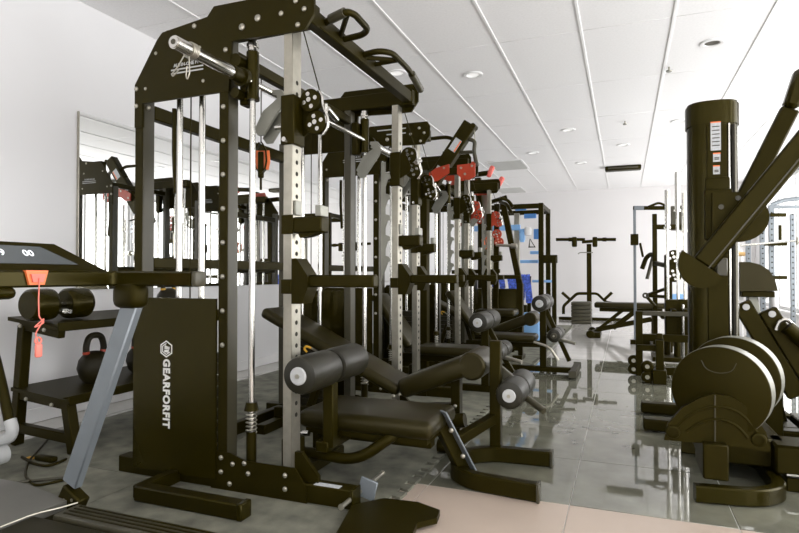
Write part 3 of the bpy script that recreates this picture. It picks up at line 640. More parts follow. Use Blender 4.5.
# ================================================================== LEVER MACHINE AND BLUE RACK FURTHER DOWN
# grips with salmon ends on the red rack
for y0, lab in ((6.45, 'left'), (6.62, 'right')): pass
T = Thing('lever_press_machine', 'black lever press machine with red pulleys and salmon tipped grips past the red-pulleyed rack', 'gym machine', (-1.7, 7.45, MZ), world=True)
Y_ = 7.45
def seg(T, name, uv, w, h, Y, m): return T.part(name, MB().bar(PY(uv[0], uv[1], Y), PY(uv[2], uv[3], Y), w, h), m)
seg(T, 'arm_post', (478, 178, 489, 344), 0.075, 0.07, 7.2, 'black')
seg(T, 'arm_post', (503, 203, 520, 285), 0.075, 0.07, 7.6, 'black')
seg(T, 'arm_post', (497, 204, 496, 290), 0.07, 0.06, 7.75, 'black')
T.part('steel_column', MB().bar(PY(486, 190, 7.3), PY(486, 344, 7.3), 0.10, 0.06), 'steel')
q = PY(520, 285, 7.6); T.part('arm_stand', MB().box((q.x - 0.04, 7.56, MZ), (q.x + 0.04, 7.66, q.z + 0.02), 0.005, 1), 'black')
q = PY(496, 290, 7.75); T.part('arm_stand', MB().box((q.x - 0.035, 7.715, MZ + 0.06), (q.x + 0.035, 7.785, q.z + 0.02), 0.005, 1), 'black')
seg(T, 'top_lever', (488, 203, 507, 197), 0.05, 0.05, 7.6, 'black')
T.part('grip', MB().tube([PY(500, 202, 7.55), PY(507, 204, 7.4), PY(512, 214, 7.35)], 0.022, 10, 0.06), 'black')
T.part('grip', MB().tube([PY(500, 198, 7.55), PY(508, 200, 7.6), PY(513, 207, 7.6)], 0.022, 10, 0.06), 'black')
for a, b, c in (((474, 175), (488, 173), (493, 166)), ((480, 184), (498, 182), (503, 177))):
    g = T.part('press_grip', MB().cyl(PY(*a, 7.0), PY(*b, 7.0), 0.032, 14), 'black')
    T.part('grip_end', MB().bar(PY(*b, 7.0) - Vector((0, 0, 0.05)), PY(*c, 7.0), 0.05, 0.06, 0.015), 'pink', g)
T.part('red_bracket', MB().prism([(p.x, p.z) for p in (PY(450, 186, 7.0), PY(452, 181, 7.0), PY(478, 180, 7.0), PY(497, 183, 7.0), PY(495, 190, 7.0), PY(488, 192, 7.0), PY(462, 190, 7.0))], 'xz', 6.99, 7.01), 'red')
T.part('lever_head', MB().prism([(p.x, p.z) for p in (PY(477, 182, 6.96), PY(496, 181, 6.96), PY(492, 188, 6.96), PY(486, 192, 6.96), PY(478, 186, 6.96))], 'xz', 6.92, 6.985), 'black')
for u, v, r, y in ((475, 208, 0.062, 7.05), (479, 219, 0.062, 7.05), (497, 234, 0.062, 7.4), (499, 242, 0.062, 7.4)): pulley(T, 'pulley', PY(u, v, y), r, 'red')
T.part('red_clip', MB().tube([PY(483, 238, 6.98), PY(488, 237, 6.98), PY(489, 247, 6.98), PY(484, 248, 6.98)], 0.022, 8, 0.04, 4, True), 'orange')
T.part('red_clip_bracket', MB().prism([(p.x, p.z) for p in (PY(459, 226, 6.95), PY(466, 218, 6.95), PY(466, 227, 6.95))], 'xz', 6.92, 6.95), 'red')
seg(T, 'cross_bar', (455, 189, 478, 189), 0.06, 0.06, 7.3, 'black')
T.part('bar', MB().cyl(PY(496, 245, 7.2), PY(516, 246, 7.2), 0.018, 12).cyl(PY(511, 246, 7.2), PY(517, 246, 7.2), 0.032, 14), 'steel')
seg(T, 'cross_bar', (452, 272, 500, 271), 0.05, 0.05, 7.15, 'black')
T.part('seat_pad', MB().box((-1.75, 7.0, 0.42), (-1.25, 7.35, 0.50), 0.03, 3), 'vinyl')
T.part('back_pad', MB().box((-1.88, 7.02, 0.55), (-1.78, 7.33, 1.0), 0.03, 3), 'vinyl')
T.part('base', MB().box((-2.1, 6.95, MZ), (-1.15, 7.03, MZ + 0.07), 0.005, 1).box((-2.1, 7.68, MZ), (-1.15, 7.76, MZ + 0.07), 0.005, 1).box((-2.1, 7.03, MZ), (-2.02, 7.68, MZ + 0.07), 0.005, 1).box((-1.7, 7.03, MZ), (-1.6, 7.68, MZ + 0.07), 0.005, 1), 'black')
T.part('weight_shroud', MB().box((-2.25, 7.86, MZ), (-1.36, 7.98, 0.74), 0.012, 2), 'blackg'); T.part('shroud_link', MB().box((-2.1, 7.76, MZ), (-2.0, 7.86, MZ + 0.07), 0.004, 1), 'black')
T.part('seat_post', MB().box((-1.58, 7.14, MZ + 0.03), (-1.50, 7.22, 0.43), 0.005, 1).bar((-1.82, 7.18, 0.06), (-1.82, 7.18, 0.6), 0.05, 0.05), 'black')

T = Thing('power_rack', 'tall black power rack with light blue fittings before the back wall', 'rack', (-1.5, 9.0, MZ), world=True)
ra, rb = PY(541, 203, 8.56), PY(548, 209, 9.42)
zt = ra.z
for x, y in ((ra.x, 8.56), (rb.x, 9.42), (-2.25, 8.56), (-2.25, 9.42)):
    T.part('upright', MB().box((x - 0.035, y - 0.035, MZ), (x + 0.035, y + 0.035, zt), 0.004, 1), 'black')
    hm = MB()
    for k in range(24): hm.cyl((x + 0.0345, y, 0.3 + k * 0.07), (x + 0.0362, y, 0.3 + k * 0.07), 0.011, 8)
    T.part('hole_row', hm, 'hookg', None)['kind'] = 'stuff'
for y in (8.56, 9.42): T.part('top_beam', MB().box((-2.215, y - 0.035, zt - 0.075), (ra.x - 0.035, y + 0.035, zt - 0.005), 0.004, 1), 'black')
for x in (ra.x, -2.25): T.part('top_beam', MB().box((x - 0.03, 8.595, zt - 0.075), (x + 0.03, 9.385, zt - 0.005), 0.004, 1), 'black')
for x in (-1.9, -1.55): T.part('steel_upright', MB().box((x - 0.04, 8.9, MZ), (x + 0.04, 8.97, zt - 0.1), 0.004, 1), 'steel')
T.part('base_beam', MB().box((-2.25, 8.53, MZ), (ra.x + 0.25, 8.6, MZ + 0.06), 0.004, 1), 'black')
T.part('base_beam', MB().box((-2.25, 9.39, MZ), (ra.x + 0.25, 9.46, MZ + 0.06), 0.004, 1), 'black')
T.part('base_beam', MB().box((-2.28, 8.6, MZ), (-2.22, 9.39, MZ + 0.06), 0.004, 1), 'black')
def pbox(u0, v0, u1, v1, Y, dy): a, b = PY(u0, v0, Y), PY(u1, v1, Y); return MB().box((a.x, Y, a.z), (b.x, Y + dy, b.z), 0.004, 1)
T.part('blue_crossbar', pbox(474, 226, 520, 230, 8.70, 0.06), 'sky')
T.part('blue_sleeve', pbox(519, 229, 524.5, 240, 8.70, 0.08), 'sky')
T.part('blue_top_bracket', pbox(515, 207, 526, 210, 8.70, 0.06), 'blue')
T.part('blue_grip', pbox(524, 214, 536, 218, 8.70, 0.05), 'blue')
T.part('blue_bracket', pbox(533.5, 229, 539, 239, 8.70, 0.05), 'blue')
T.part('white_cup', MB().lathe([(0.0001, 0), (0.05, 0.01), (0.055, 0.1), (0.04, 0.13), (0.0001, 0.14)], PY(528, 236, 8.66), (0, 0, 1), 16), 'white')
T.part('blue_safety', pbox(520, 260, 538, 263, 8.70, 0.06), 'sky')
T.part('blue_safety', pbox(530, 251, 540, 254, 8.80, 0.06), 'sky')
T.part('blue_rail', pbox(532, 280, 552, 282.5, 8.90, 0.05), 'sky')
T.part('bar_cup', pbox(543, 255, 557, 263, 8.50, 0.09), 'black')
a, b = PY(552, 257, 8.5), PY(555, 318, 8.5)
T.part('storage_post', MB().box((a.x, 8.46, MZ), (a.x + 0.06, 8.53, a.z), 0.004, 1), 'black')
T.part('cable_trolley', pbox(520, 232, 524, 242, 8.64, 0.05), 'sky')
T.part('cable_handle', MB().tube([PY(530, 239, 8.6), PY(535, 247, 8.6), PY(529, 247, 8.6)], 0.014, 8, 0, 4, True), 'black')
# woven straps hung over the rack
for k, (u0, v0, u1, v1, dx) in enumerate(((509, 277, 517, 291, 0.03), (519, 276, 524.5, 300, 0.0), (526, 276, 532.5, 303, 0.04), (500, 277, 505, 290, 0.02), (492, 278, 498, 287, 0.0))):
    a, b = PY(u0, v0, 8.35), PY(u1, v1, 8.35)
    mb = MB(); w = max(0.03, b.x - a.x)
    mb.sweep([(a.x + w / 2, 8.35, b.z), (a.x + w / 2 - dx * 0.3, 8.33, (a.z + b.z) / 2), (a.x + w / 2 - dx, 8.35, a.z), (a.x + w / 2 - dx, 8.375, a.z + 0.02), (a.x + w / 2 - dx, 8.40, a.z), (a.x + w / 2, 8.39, b.z + 0.03)], [(-w / 2, -0.004), (w / 2, -0.004), (w / 2, 0.004), (-w / 2, 0.004)])
    single('woven_strap', mb, 'bluef', 'blue patterned woven strap hung over the rail before the blue-fitted rack', 'strap', 'blue straps hung on one rail')
T = Thing('strap_rail', 'black storage rail on posts carrying the blue straps', 'rail', (-1.6, 8.38, MZ), world=True)
za = PY(521, 277, 8.375).z
T.part('rail', MB().cyl((-2.3, 8.375, za), (-1.25, 8.375, za), 0.012, 10), 'black')
for x in (-2.25, -1.28): T.part('post', MB().box((x - 0.025, 8.35, MZ), (x + 0.025, 8.40, za), 0.003, 1), 'black')
T.part('shelf', MB().box((-2.22, 8.25, 0.36), (-1.30, 8.35, 0.50), 0.01, 1), 'black')
T.part('orange_tag', pbox(509, 297, 513, 302, 8.24, 0.008), 'orange')
a = PY(530, 313, 8.0)
single('foam_pad', MB().box((a.x - 0.12, 7.95, 0.0 + MZ), (a.x + 0.14, 8.2, a.z), 0.03, 3), 'sky', 'light blue foam block on the mat before the blue-fitted rack', 'pad')

# ================================================================== TREADMILL
T = Thing('treadmill', 'black treadmill with silver upright and wide console facing the side wall', 'treadmill', (-1.6, 1.1, MZ), world=True)
YU = 1.53
ub, ut = PY(72, 489, YU), PY(133, 303, YU)
for y in (YU, YU - 0.80):
    T.part('upright', MB().bar((ub.x, y, ub.z + 0.02), (ut.x, y, ut.z), 0.035, 0.072, 0.005), 'silverp')
    T.part('upright_boot', MB().bar((ub.x - 0.012, y, 0.07), (ub.x + 0.025, y, 0.135), 0.05, 0.10, 0.006), 'black')
    T.part('boot_bolt', MB().cyl((ub.x + 0.03, y - 0.027, 0.11), (ub.x + 0.03, y - 0.024, 0.11), 0.006, 8).cyl((ub.x - 0.01, y - 0.027, 0.105), (ub.x - 0.01, y - 0.024, 0.105), 0.006, 8), 'steel')
    T.part('arm_joint', MB().box((ut.x - 0.07, y - 0.04, ut.z - 0.02), (ut.x + 0.05, y + 0.04, 0.905), 0.03, 3), 'black')
bc, be_ = PY(115, 276, YU), PY(196, 279, YU)
zb = 0.918
T.part('handle_bar', MB().rtube([(be_.x, YU, zb - 0.002), (bc.x, YU, zb), (bc.x, YU - 0.80, zb), (be_.x, YU - 0.80, zb - 0.002)], 0.055, 0.052, 0.06, 6), 'blackg')
for y in (YU, YU - 0.80): T.part('grip_cap', MB().box((be_.x, y - 0.027, zb - 0.027), (be_.x + 0.022, y + 0.027, zb + 0.024), 0.008, 2), 'grey')
# console: wedge behind the bar
cx0, cx1 = bc.x - 0.02, bc.x - 0.10
ctz, cbz = 1.035, 0.945
ya, yb_ = YU - 0.02, YU - 0.78
vs = [(cx0, ya, cbz), (cx0, yb_, cbz), (cx1, yb_ + 0.14, ctz), (cx1, ya - 0.14, ctz), (cx0 - 0.09, ya, cbz - 0.02), (cx0 - 0.09, yb_, cbz - 0.02), (cx1 - 0.04, yb_ + 0.14, ctz - 0.012), (cx1 - 0.04, ya - 0.14, ctz - 0.012)]
fs = [(0, 1, 2, 3), (4, 7, 6, 5), (0, 4, 5, 1), (3, 2, 6, 7), (0, 3, 7, 4), (1, 5, 6, 2)]
con = T.part('console', MB().add(vs, fs), 'black')
pn = Vector((ctz - cbz, 0, cx0 - cx1)).normalized()
def onc(y, t, off=0.0): return Vector((cx0 + (cx1 - cx0) * t, y, cbz + (ctz - cbz) * t)) + pn * off
q = [onc(ya - 0.10, 0.22), onc(yb_ + 0.10, 0.22), onc(yb_ + 0.20, 0.85), onc(ya - 0.20, 0.85)]
T.part('screen', MB().add(q + [x + pn * 0.002 for x in q], [(0, 1, 2, 3), (4, 5, 6, 7), (0, 1, 5, 4), (1, 2, 6, 5), (2, 3, 7, 6), (3, 0, 4, 7)]), 'screen', con)
def condigits(txt, y, size):
    me = text_mesh(txt, size, 'digit', 0.0006, 0.0003)
    o = link('digits', me, con, onc(y, 0.58, 0.0028) - T.loc)
    ex = Vector((0, 1, 0)); ez = pn; ey = ez.cross(ex); o.rotation_euler = Matrix((ex, ey, ez)).transposed().to_euler()
condigits('00', ya - 0.255, 0.036); condigits('9', ya - 0.338, 0.036)
T.part('cup_holder', MB().box((bc.x - 0.07, 0.9, 0.858), (bc.x + 0.03, 1.16, 0.895), 0.018, 3), 'blackg')
T.part('holder_bracket', MB().box((bc.x - 0.03, 0.98, 0.885), (bc.x, 1.08, 0.90)), 'black')
# safety key, cord and clip
ky = PX(36, 277, bc.x + 0.03)
T.part('safety_key', MB().prism([(ky.y - 0.036, 0.944), (ky.y + 0.036, 0.944), (ky.y + 0.024, 0.900), (ky.y - 0.024, 0.900)], 'yz', bc.x + 0.022, bc.x + 0.036), 'orange')
T.part('key_tab', MB().prism([(ky.y - 0.023, 0.933), (ky.y + 0.023, 0.933), (ky.y + 0.016, 0.908), (ky.y - 0.016, 0.908)], 'yz', bc.x + 0.036, bc.x + 0.042), 'coral')
xk = bc.x + 0.045
zz = lambda v: PX(35, v, xk).z
cord = [(xk, ky.y, zz(278)), (xk, ky.y - 0.002, zz(300)), (xk, ky.y, zz(318)), (xk + 0.01, ky.y + 0.012, zz(323)), (xk, ky.y - 0.018, zz(328)), (xk + 0.012, ky.y + 0.010, zz(318)), (xk, ky.y - 0.012, zz(334)), (xk, ky.y, zz(345))]
T.part('safety_cord', MB().tube(cord, 0.0020, 6, 0.01), 'coral')
T.part('safety_clip', MB().box((xk - 0.006, ky.y - 0.012, zz(358)), (xk + 0.006, ky.y + 0.010, zz(344)), 0.006, 2).ring((xk, ky.y - 0.002, zz(341)), (1, 0, 0), 0.010, 0.003, 12, 6), 'coral')
# deck, belt, rails, hood
T.part('frame', MB().box((-2.25, 0.80, 0.03), (-0.85, 1.50, 0.075), 0.01, 1), 'black')
T.part('running_belt', MB().box((-1.95, 0.89, 0.075), (-0.84, 1.385, 0.098), 0.01, 2), 'vinyl')
for y in (1.40, 0.785):
    rl = T.part('side_rail', MB().box((-1.84, y, 0.072), (-0.80, y + 0.105, 0.105), 0.01, 2), 'grey')
    for k in range(4): T.part('rail_rib', MB().box((-1.81, y + 0.018 + k * 0.021, 0.105), (-0.84, y + 0.026 + k * 0.021, 0.108), 0.001, 1), 'black', rl)
hp = [(-2.40, 0.03), (-2.40, 0.09), (-2.32, 0.135), (-2.12, 0.135), (-1.90, 0.106), (-1.90, 0.03)]
T.part('motor_hood', MB().prism(hp, 'xz', 0.78, 1.51), 'hood')
T.part('hood_trim', MB().tube([(-1.84, 1.50, 0.108), (-1.86, 1.44, 0.107), (-1.895, 1.38, 0.107), (-1.90, 1.25, 0.107), (-1.90, 0.9, 0.107), (-1.84, 0.80, 0.108)], 0.0035, 8, 0.05), 'steel')
T.part('foot', MB().box((-2.30, 0.82, MZ), (-2.22, 1.48, 0.04), 0.004, 1).box((-0.98, 0.82, MZ), (-0.92, 1.48, 0.04), 0.004, 1), 'black')

# ================================================================== WEIGHT RACK BY THE WALL
T = Thing('weight_rack', 'black two-tier steel weight rack against the side wall behind the treadmill', 'rack', (-2.85, 2.7, 0.0), world=True)
for y in (2.12, 3.35):
    zr = 0.018
    T.part('end_leg', MB().bar((-3.06, y, zr), (-3.00, y, 0.66), 0.05, 0.055), 'black')
    T.part('end_leg', MB().bar((-2.62, y, zr), (-2.68, y, 0.30), 0.05, 0.055), 'black')
    T.part('foot_rail', MB().bar((-3.06, y, 0.11), (-2.64, y, 0.09), 0.04, 0.05), 'black')
    T.part('shelf_arm', MB().bar((-3.02, y, 0.66), (-2.72, y, 0.62), 0.04, 0.04), 'black')
    T.part('shelf_arm', MB().bar((-3.03, y, 0.285), (-2.66, y, 0.255), 0.04, 0.04), 'black')
    
def shelf(T, x0, z0, x1, z1, nm):
    d = Vector((x1 - x0, 0, z1 - z0)).normalized(); n_ = Vector((-d.z, 0, d.x))
    if n_.z < 0: n_ = -n_
    T.part(nm, MB().prism([(x0, z0), (x1, z1), (x1 - 0.0, z1 - 0.02), (x0, z0 - 0.02)], 'xz', 2.08, 3.40), 'black')
    T.part('shelf_lip', MB().box((x1 - 0.006, 2.08, z1 - 0.025), (x1 + 0.006, 3.40, z1 + 0.022), 0.003, 1), 'black')
shelf(T, -3.08, 0.705, -2.70, 0.663, 'upper_shelf'); shelf(T, -3.05, 0.33, -2.62, 0.292, 'lower_shelf')
T.inst('bolt', BOLT_NY, [(-2.98, 2.078, 0.66), (-2.80, 2.078, 0.645), (-2.93, 2.078, 0.277), (-2.74, 2.078, 0.262)])
def kettlebell(x, y, z, r, band, label):
    T = Thing('kettlebell', label, 'kettlebell', (x, y, z), 'kettlebells on the weight rack')
    prof = [(0.0001, 0), (r * 0.55, 0.0), (r * 0.85, r * 0.35), (r, r * 0.9), (r * 0.9, r * 1.4), (r * 0.62, r * 1.78), (r * 0.3, r * 1.92), (0.0001, r * 1.95)]
    T.part('body', MB().lathe(prof, (0, 0, 0), (0, 0, 1), 28), 'iron')
    hw = r * 0.62
    T.part('handle', MB().tube([(0, -hw * 0.95, r * 1.6), (0, -hw * 1.05, r * 2.2), (0, -hw * 0.7, r * 2.9), (0, hw * 0.7, r * 2.9), (0, hw * 1.05, r * 2.2), (0, hw * 0.95, r * 1.6)], r * 0.19, 12, r * 0.5, 5), 'iron')
    for s in (-1, 1): T.part('colour_band', MB().cyl((0, s * hw * 0.99, r * 1.80), (0, s * hw * 1.02, r * 1.95), r * 0.205, 12), band)
    T.part('badge', MB().cyl((r * 0.9, 0, r * 0.95), (r * 1.0, 0, r * 0.95), r * 0.16, 12), 'grey')
kettlebell(-2.84, 2.42, 0.313, 0.093, 'red', 'large black kettlebell with red bands on the lower shelf of the weight rack')
kettlebell(-2.84, 2.76, 0.313, 0.090, 'red', 'black kettlebell with red bands next to the large one on the lower shelf')
kettlebell(-2.87, 2.72, 0.686, 0.085, 'yellow', 'black kettlebell with yellow bands on the upper shelf of the weight rack')
kettlebell(-2.87, 3.02, 0.686, 0.080, 'yellow', 'smaller black kettlebell with yellow bands at the end of the upper shelf')
kettlebell(-2.84, 3.10, 0.313, 0.080, 'grey', 'black kettlebell with grey bands at the end of the lower shelf')
T = Thing('dumbbell', 'thick black round-headed dumbbell with chrome handle on the upper shelf', 'dumbbell', (-2.88, 2.22, 0.687))
for y0 in (-0.175, 0.035):
    T.part('head', MB().lathe([(0.0001, 0), (0.070, 0), (0.082, 0.012), (0.085, 0.03), (0.085, 0.11), (0.082, 0.128), (0.070, 0.14), (0.0001, 0.14)], (0, y0, 0.086), (0, 1, 0), 28), 'blackg')
T.part('handle', MB().cyl((0, -0.04, 0.086), (0, 0.04, 0.086), 0.018, 14), 'chrome')
T.part('selector', MB().box((0.05, -0.03, 0.03), (0.075, 0.03, 0.06), 0.006, 1), 'chrome')

# ------------------------------------------------------------------ cords on the mat
def cord_(pts, r, m, label):
    single('extension_cable', MB().tube([PZ(u, v, MZ + r) for u, v in pts], r, 8, 0.08, 6), m, label, 'cable')
cord_([(52, 434), (42, 446), (28, 462), (24, 476), (36, 486), (55, 482), (72, 478)], 0.006, 'black', 'black power cord coiled on the mat before the weight rack')
cord_([(0, 490), (18, 482), (50, 479), (72, 477)], 0.007, 'grey', 'dark grey power cord running over the mat to the treadmill')
cord_([(22, 457), (34, 464), (48, 466), (58, 463), (66, 459)], 0.007, 'black', 'short black power cord lying under the weight rack')
p = PZ(46, 461, MZ)
T = Thing('cord_adapter', 'small black plug adapter on the mat beside the cords', 'adapter', p)
T.part('body', MB().box((-0.06, -0.02, 0), (0.06, 0.02, 0.026), 0.008, 2), 'black'); T.part('tag', MB().box((-0.13, -0.01, 0.001), (-0.085, 0.012, 0.006), 0.001, 1), 'yellow')

# ------------------------------------------------------------------ bike part at the frame edge
T = Thing('exercise_bike', 'light grey and black exercise bike standing before the weight rack', 'exercise bike', (-2.55, 1.62, MZ), world=True)
Yk = 1.78
T.part('stay', MB().tube([PY(-30, 330, Yk), PY(-8, 345, Yk), PY(3, 390, Yk), PY(10, 425, Yk)], 0.022, 10, 0.1), 'black')
T.part('grey_guard', MB().tube([PY(10, 420, Yk), PY(13, 430, Yk), PY(10, 438, Yk), PY(-8, 441, Yk), PY(-30, 444, Yk)], 0.026, 12, 0.06), 'lightg')
T.part('base_tube', MB().cyl(PY(-2, 455, Yk) - Vector((0, 0.2, 0)), PY(-2, 455, Yk) + Vector((0, 0.03, 0)), 0.045, 18), 'lightg')
a = PY(-24, 444, Yk)
T.part('frame_post', MB().bar((a.x, Yk - 0.1, MZ + 0.03), (a.x - 0.05, Yk - 0.1, 0.75), 0.06, 0.06), 'black')
T.part('foot', MB().box((a.x - 0.07, Yk - 0.35, MZ), (a.x + 0.05, Yk + 0.02, MZ + 0.05), 0.01, 1), 'black')
T.part('saddle', MB().box((a.x - 0.18, Yk - 0.2, 0.74), (a.x + 0.05, Yk, 0.80), 0.03, 3), 'vinyl')

# ================================================================== BACK OF THE ROOM
Yt = 12.3
T = Thing('lever_stand', 'black T-shaped lever stand with two cup holders by the back wall', 'gym machine', (PY(589, 318, Yt).x, Yt, 0), world=True)
a, b = PY(589, 244, Yt), PY(589, 318, Yt)
T.part('post', MB().box((a.x - 0.045, Yt - 0.04, 0.0), (a.x + 0.045, Yt + 0.04, a.z), 0.005, 1), 'black')
for u0, u1 in ((556, 585), (593, 616)): T.part('grip_bar', MB().cyl(PY(u0, 239.5, Yt), PY(u1, 239.5, Yt), 0.032, 12).cyl(PY((u0 + u1) / 2 - 2, 239.5, Yt), PY((u0 + u1) / 2 + 2, 239.5, Yt), 0.042, 12), 'black')
T.part('head_bracket', MB().bar(PY(582, 242, Yt), PY(596, 241, Yt), 0.08, 0.06), 'black')
for u in (574.5, 595): T.part('cup_holder', MB().box(PY(u - 2.4, 247, Yt) - Vector((0, 0.08, 0)), PY(u + 2.4, 237, Yt) - Vector((0, -0.06, 0)), 0.02, 2), 'black')
T.part('hook', MB().tube([PY(578, 254, Yt - 0.05), PY(580, 252.5, Yt - 0.05), PY(593, 252.5, Yt - 0.05)], 0.012, 6, 0.03), 'hookg')
for pts, stub in ((((563.5, 314), (563.5, 306), (577, 293.5), (587, 293.5)), ((562, 292.5), (570, 299.5))), (((591, 293.5), (597, 293.5), (606, 302), (612, 303)), ((612, 292.5), (604, 300)))):
    T.part('side_arm', MB().rtube([PY(u, v, Yt) for u, v in pts], 0.06, 0.05, 0.05), 'black')
    T.part('plate_horn', MB().cyl(PY(*stub[0], Yt), PY(*stub[1], Yt), 0.03, 12), 'black')
T.part('base_beam', MB().box((PY(559, 318, Yt).x, Yt - 0.06, 0), (PY(622, 318, Yt).x, Yt + 0.06, 0.06), 0.01, 1), 'black')
T.part('base_beam', MB().box((a.x - 0.06, Yt - 0.5, 0), (a.x + 0.06, Yt - 0.06, 0.06), 0.01, 1), 'black')
# stack of step pads in front of the stand
xa, xb = PZ(571, 320, 0).x, PZ(591, 320, 0).x
ya_ = 11.3
xa, xb = PY(571, 310, ya_).x, PY(591, 310, ya_).x
zt_ = PY(580, 302, ya_).z
k = 6
sm = MB().box((0, 0, 0), (xb - xa, 0.4, zt_ / k - 0.004), 0.012, 2).mesh('floor_pad', 'grey')
for i in range(k):
    o = link('floor_pad', sm, None, (xa, ya_, 0.0003 + i * zt_ / k))
    tag(o, 'grey floor pad of the neat stack before the T-shaped lever stand', 'pad', 'stacked grey floor pads')
# flat bench
yb0 = 9.0
T = Thing('flat_bench', 'long black flat bench with transport wheels on the light tiles', 'bench', (0.3, yb0, 0), world=True)
x0, x1 = PY(592, 303, yb0).x, PY(667, 303, yb0).x; zt_ = PY(630, 303, yb0).z
T.part('pad', MB().box((x0 + 0.03, yb0, zt_ - 0.08), (x1, yb0 + 0.32, zt_), 0.025, 3), 'vinyl')
T.part('spine', MB().box((x0 + 0.1, yb0 + 0.12, zt_ - 0.14), (x1 - 0.05, yb0 + 0.2, zt_ - 0.08), 0.004, 1), 'black')
T.part('rear_strut', MB().bar(PY(613, 328, yb0 + 0.15), PY(638, 309, yb0 + 0.15), 0.07, 0.07), 'black')
T.part('front_strut', MB().bar((x0 + 0.02, yb0 + 0.16, 0.05), (x0 + 0.42, yb0 + 0.16, zt_ - 0.12), 0.06, 0.05), 'black')
T.part('low_beam', MB().bar((x0 + 0.05, yb0 + 0.16, 0.10), (x1 - 0.2, yb0 + 0.16, 0.28), 0.07, 0.07), 'black')
T.part('rear_leg', MB().box((x1 - 0.2, yb0 + 0.12, 0.04), (x1 - 0.13, yb0 + 0.2, zt_ - 0.13), 0.004, 1).box((x1 - 0.21, yb0 - 0.1, 0), (x1 - 0.12, yb0 + 0.42, 0.05), 0.004, 1), 'black')
T.part('front_foot', MB().box((x0 - 0.02, yb0 - 0.12, 0.0), (x0 + 0.12, yb0 + 0.42, 0.08), 0.008, 1), 'black')
for y in (yb0 - 0.16, yb0 + 0.42): T.part('wheel', MB().lathe([(0.0001, 0), (0.05, 0), (0.058, 0.008), (0.058, 0.032), (0.05, 0.04), (0.0001, 0.04)], (x0 - 0.02, y, 0.0585), (0, 1, 0), 20), 'black')

# low frame with wheels beside the column machine
T = Thing('wheeled_cable_row', 'low black wheeled pulley frame standing on the tiles past the column machine', 'gym machine', (0.35, 5.8, 0), world=True)
Yw = 5.75
w1 = PY(639, 311, Yw)
T.part('front_post', MB().box((w1.x - 0.03, Yw - 0.03, 0.0), (w1.x + 0.03, Yw + 0.03, w1.z), 0.004, 1), 'black')
w2 = PY(659.5, 340, 5.4)
T.part('short_post', MB().box((w2.x - 0.032, 5.36, 0.0), (w2.x + 0.032, 5.43, w2.z), 0.004, 1), 'black')
T.part('low_block', MB().box((w2.x - 0.06, 5.31, 0), (w2.x + 0.05, 5.46, 0.12), 0.006, 1), 'black')
T.part('upper_beam', MB().box((w1.x + 0.03, Yw - 0.03, PY(650, 341, Yw).z), (0.78, Yw + 0.03, PY(650, 334, Yw).z), 0.004, 1), 'black')
T.part('side_beam', MB().box((w2.x - 0.18, 5.38, PY(650, 351, 5.4).z), (w2.x, 5.42, PY(650, 345, 5.4).z), 0.004, 1), 'black')
T.part('link_beam', MB().bar((w2.x, 5.43, 0.40), (w2.x + 0.03, Yw, 0.30), 0.05, 0.05), 'black')
T.part('floor_beam', MB().box((w1.x + 0.03, Yw - 0.04, 0.02), (0.78, Yw + 0.04, 0.09), 0.004, 1), 'black')
T.part('rear_post', MB().box((0.72, Yw - 0.03, 0), (0.78, Yw + 0.03, 0.5), 0.004, 1), 'black')
T.part('top_rail', MB().box((w1.x + 0.03, Yw - 0.03, w1.z - 0.04), (0.78, Yw + 0.03, w1.z), 0.004, 1), 'grey')
for i, (x, y, z) in enumerate(((w1.x - 0.05, Yw - 0.02, 0.055), (w1.x - 0.05, Yw - 0.02, 0.135), (w2.x - 0.10, 5.33, 0.055), (w2.x - 0.10, 5.33, 0.145))):
    wh = T.part('wheel', MB().lathe([(0.0001, 0), (0.04, 0), (0.05, 0.008), (0.05, 0.032), (0.04, 0.04), (0.0001, 0.04)], (x, y, z), (0, 1, 0), 20), 'black')
    T.part('axle_cap', MB().cyl((x, y - 0.006, z), (x, y, z), 0.018, 12), 'steel', wh)
for u, m_, y in ((672, 'black', 6.0), (684, 'black', 6.0)):
    a = PY(u, 310, y); T.part('weight_block', MB().box((a.x - 0.06, y - 0.05, 0.30), (a.x + 0.06, y + 0.08, a.z + 0.1), 0.01, 1), m_)
    T.part('hanger', MB().box((a.x - 0.02, Yw, a.z - 0.02), (a.x + 0.02, y, a.z + 0.02), 0.003, 1), 'black')
    T.part('guide_rod', MB().cyl((a.x + 0.085, y - 0.1, 0.06), (a.x + 0.085, y - 0.1, a.z + 0.06), 0.012, 10), 'chrome')

# lat tower with cable post
Yl = 8.0
T = Thing('lat_tower', 'black and silver pulldown tower with hanging curved grips and twin pulleys', 'gym machine', (0.9, Yl, 0), world=True)
def vpost(name, u, v0, w, Y, m, zlo=0.0): a = PY(u, v0, Y); return T.part(name, MB().box((a.x - w / 2, Y - w / 2, zlo), (a.x + w / 2, Y + w / 2, a.z), 0.004, 1), m)
vpost('cable_post', 634.5, 206, 0.035, 8.3, 'silverp'); 
vpost('rear_post', 654.5, 214, 0.055, 7.9, 'black')
vpost('main_post', 668, 255, 0.085, 7.6, 'black')
a, b = PY(633, 208, 8.3), PY(666, 208, 8.3)
T.part('top_beam', MB().bar(a, b, 0.05, 0.05), 'black')
T.part('beam_end', MB().bar(PY(634, 208, 8.3), PY(644, 208, 8.3), 0.054, 0.054), 'silverp')
T.part('top_handle', MB().tube([PY(648, 207, 8.25), PY(659, 202.5, 8.25), PY(666, 206, 8.25)], 0.016, 8, 0.04), 'black')
T.part('mid_beam', MB().bar(PY(655, 227, 7.9), PY(684, 227, 7.9), 0.06, 0.06), 'black')
T.part('shroud', pbox(671, 206, 682, 230, 7.9, 0.08), 'grey')
T.part('low_beam', MB().bar(PY(655, 263, 7.9), PY(668, 266, 7.6), 0.06, 0.05), 'black')
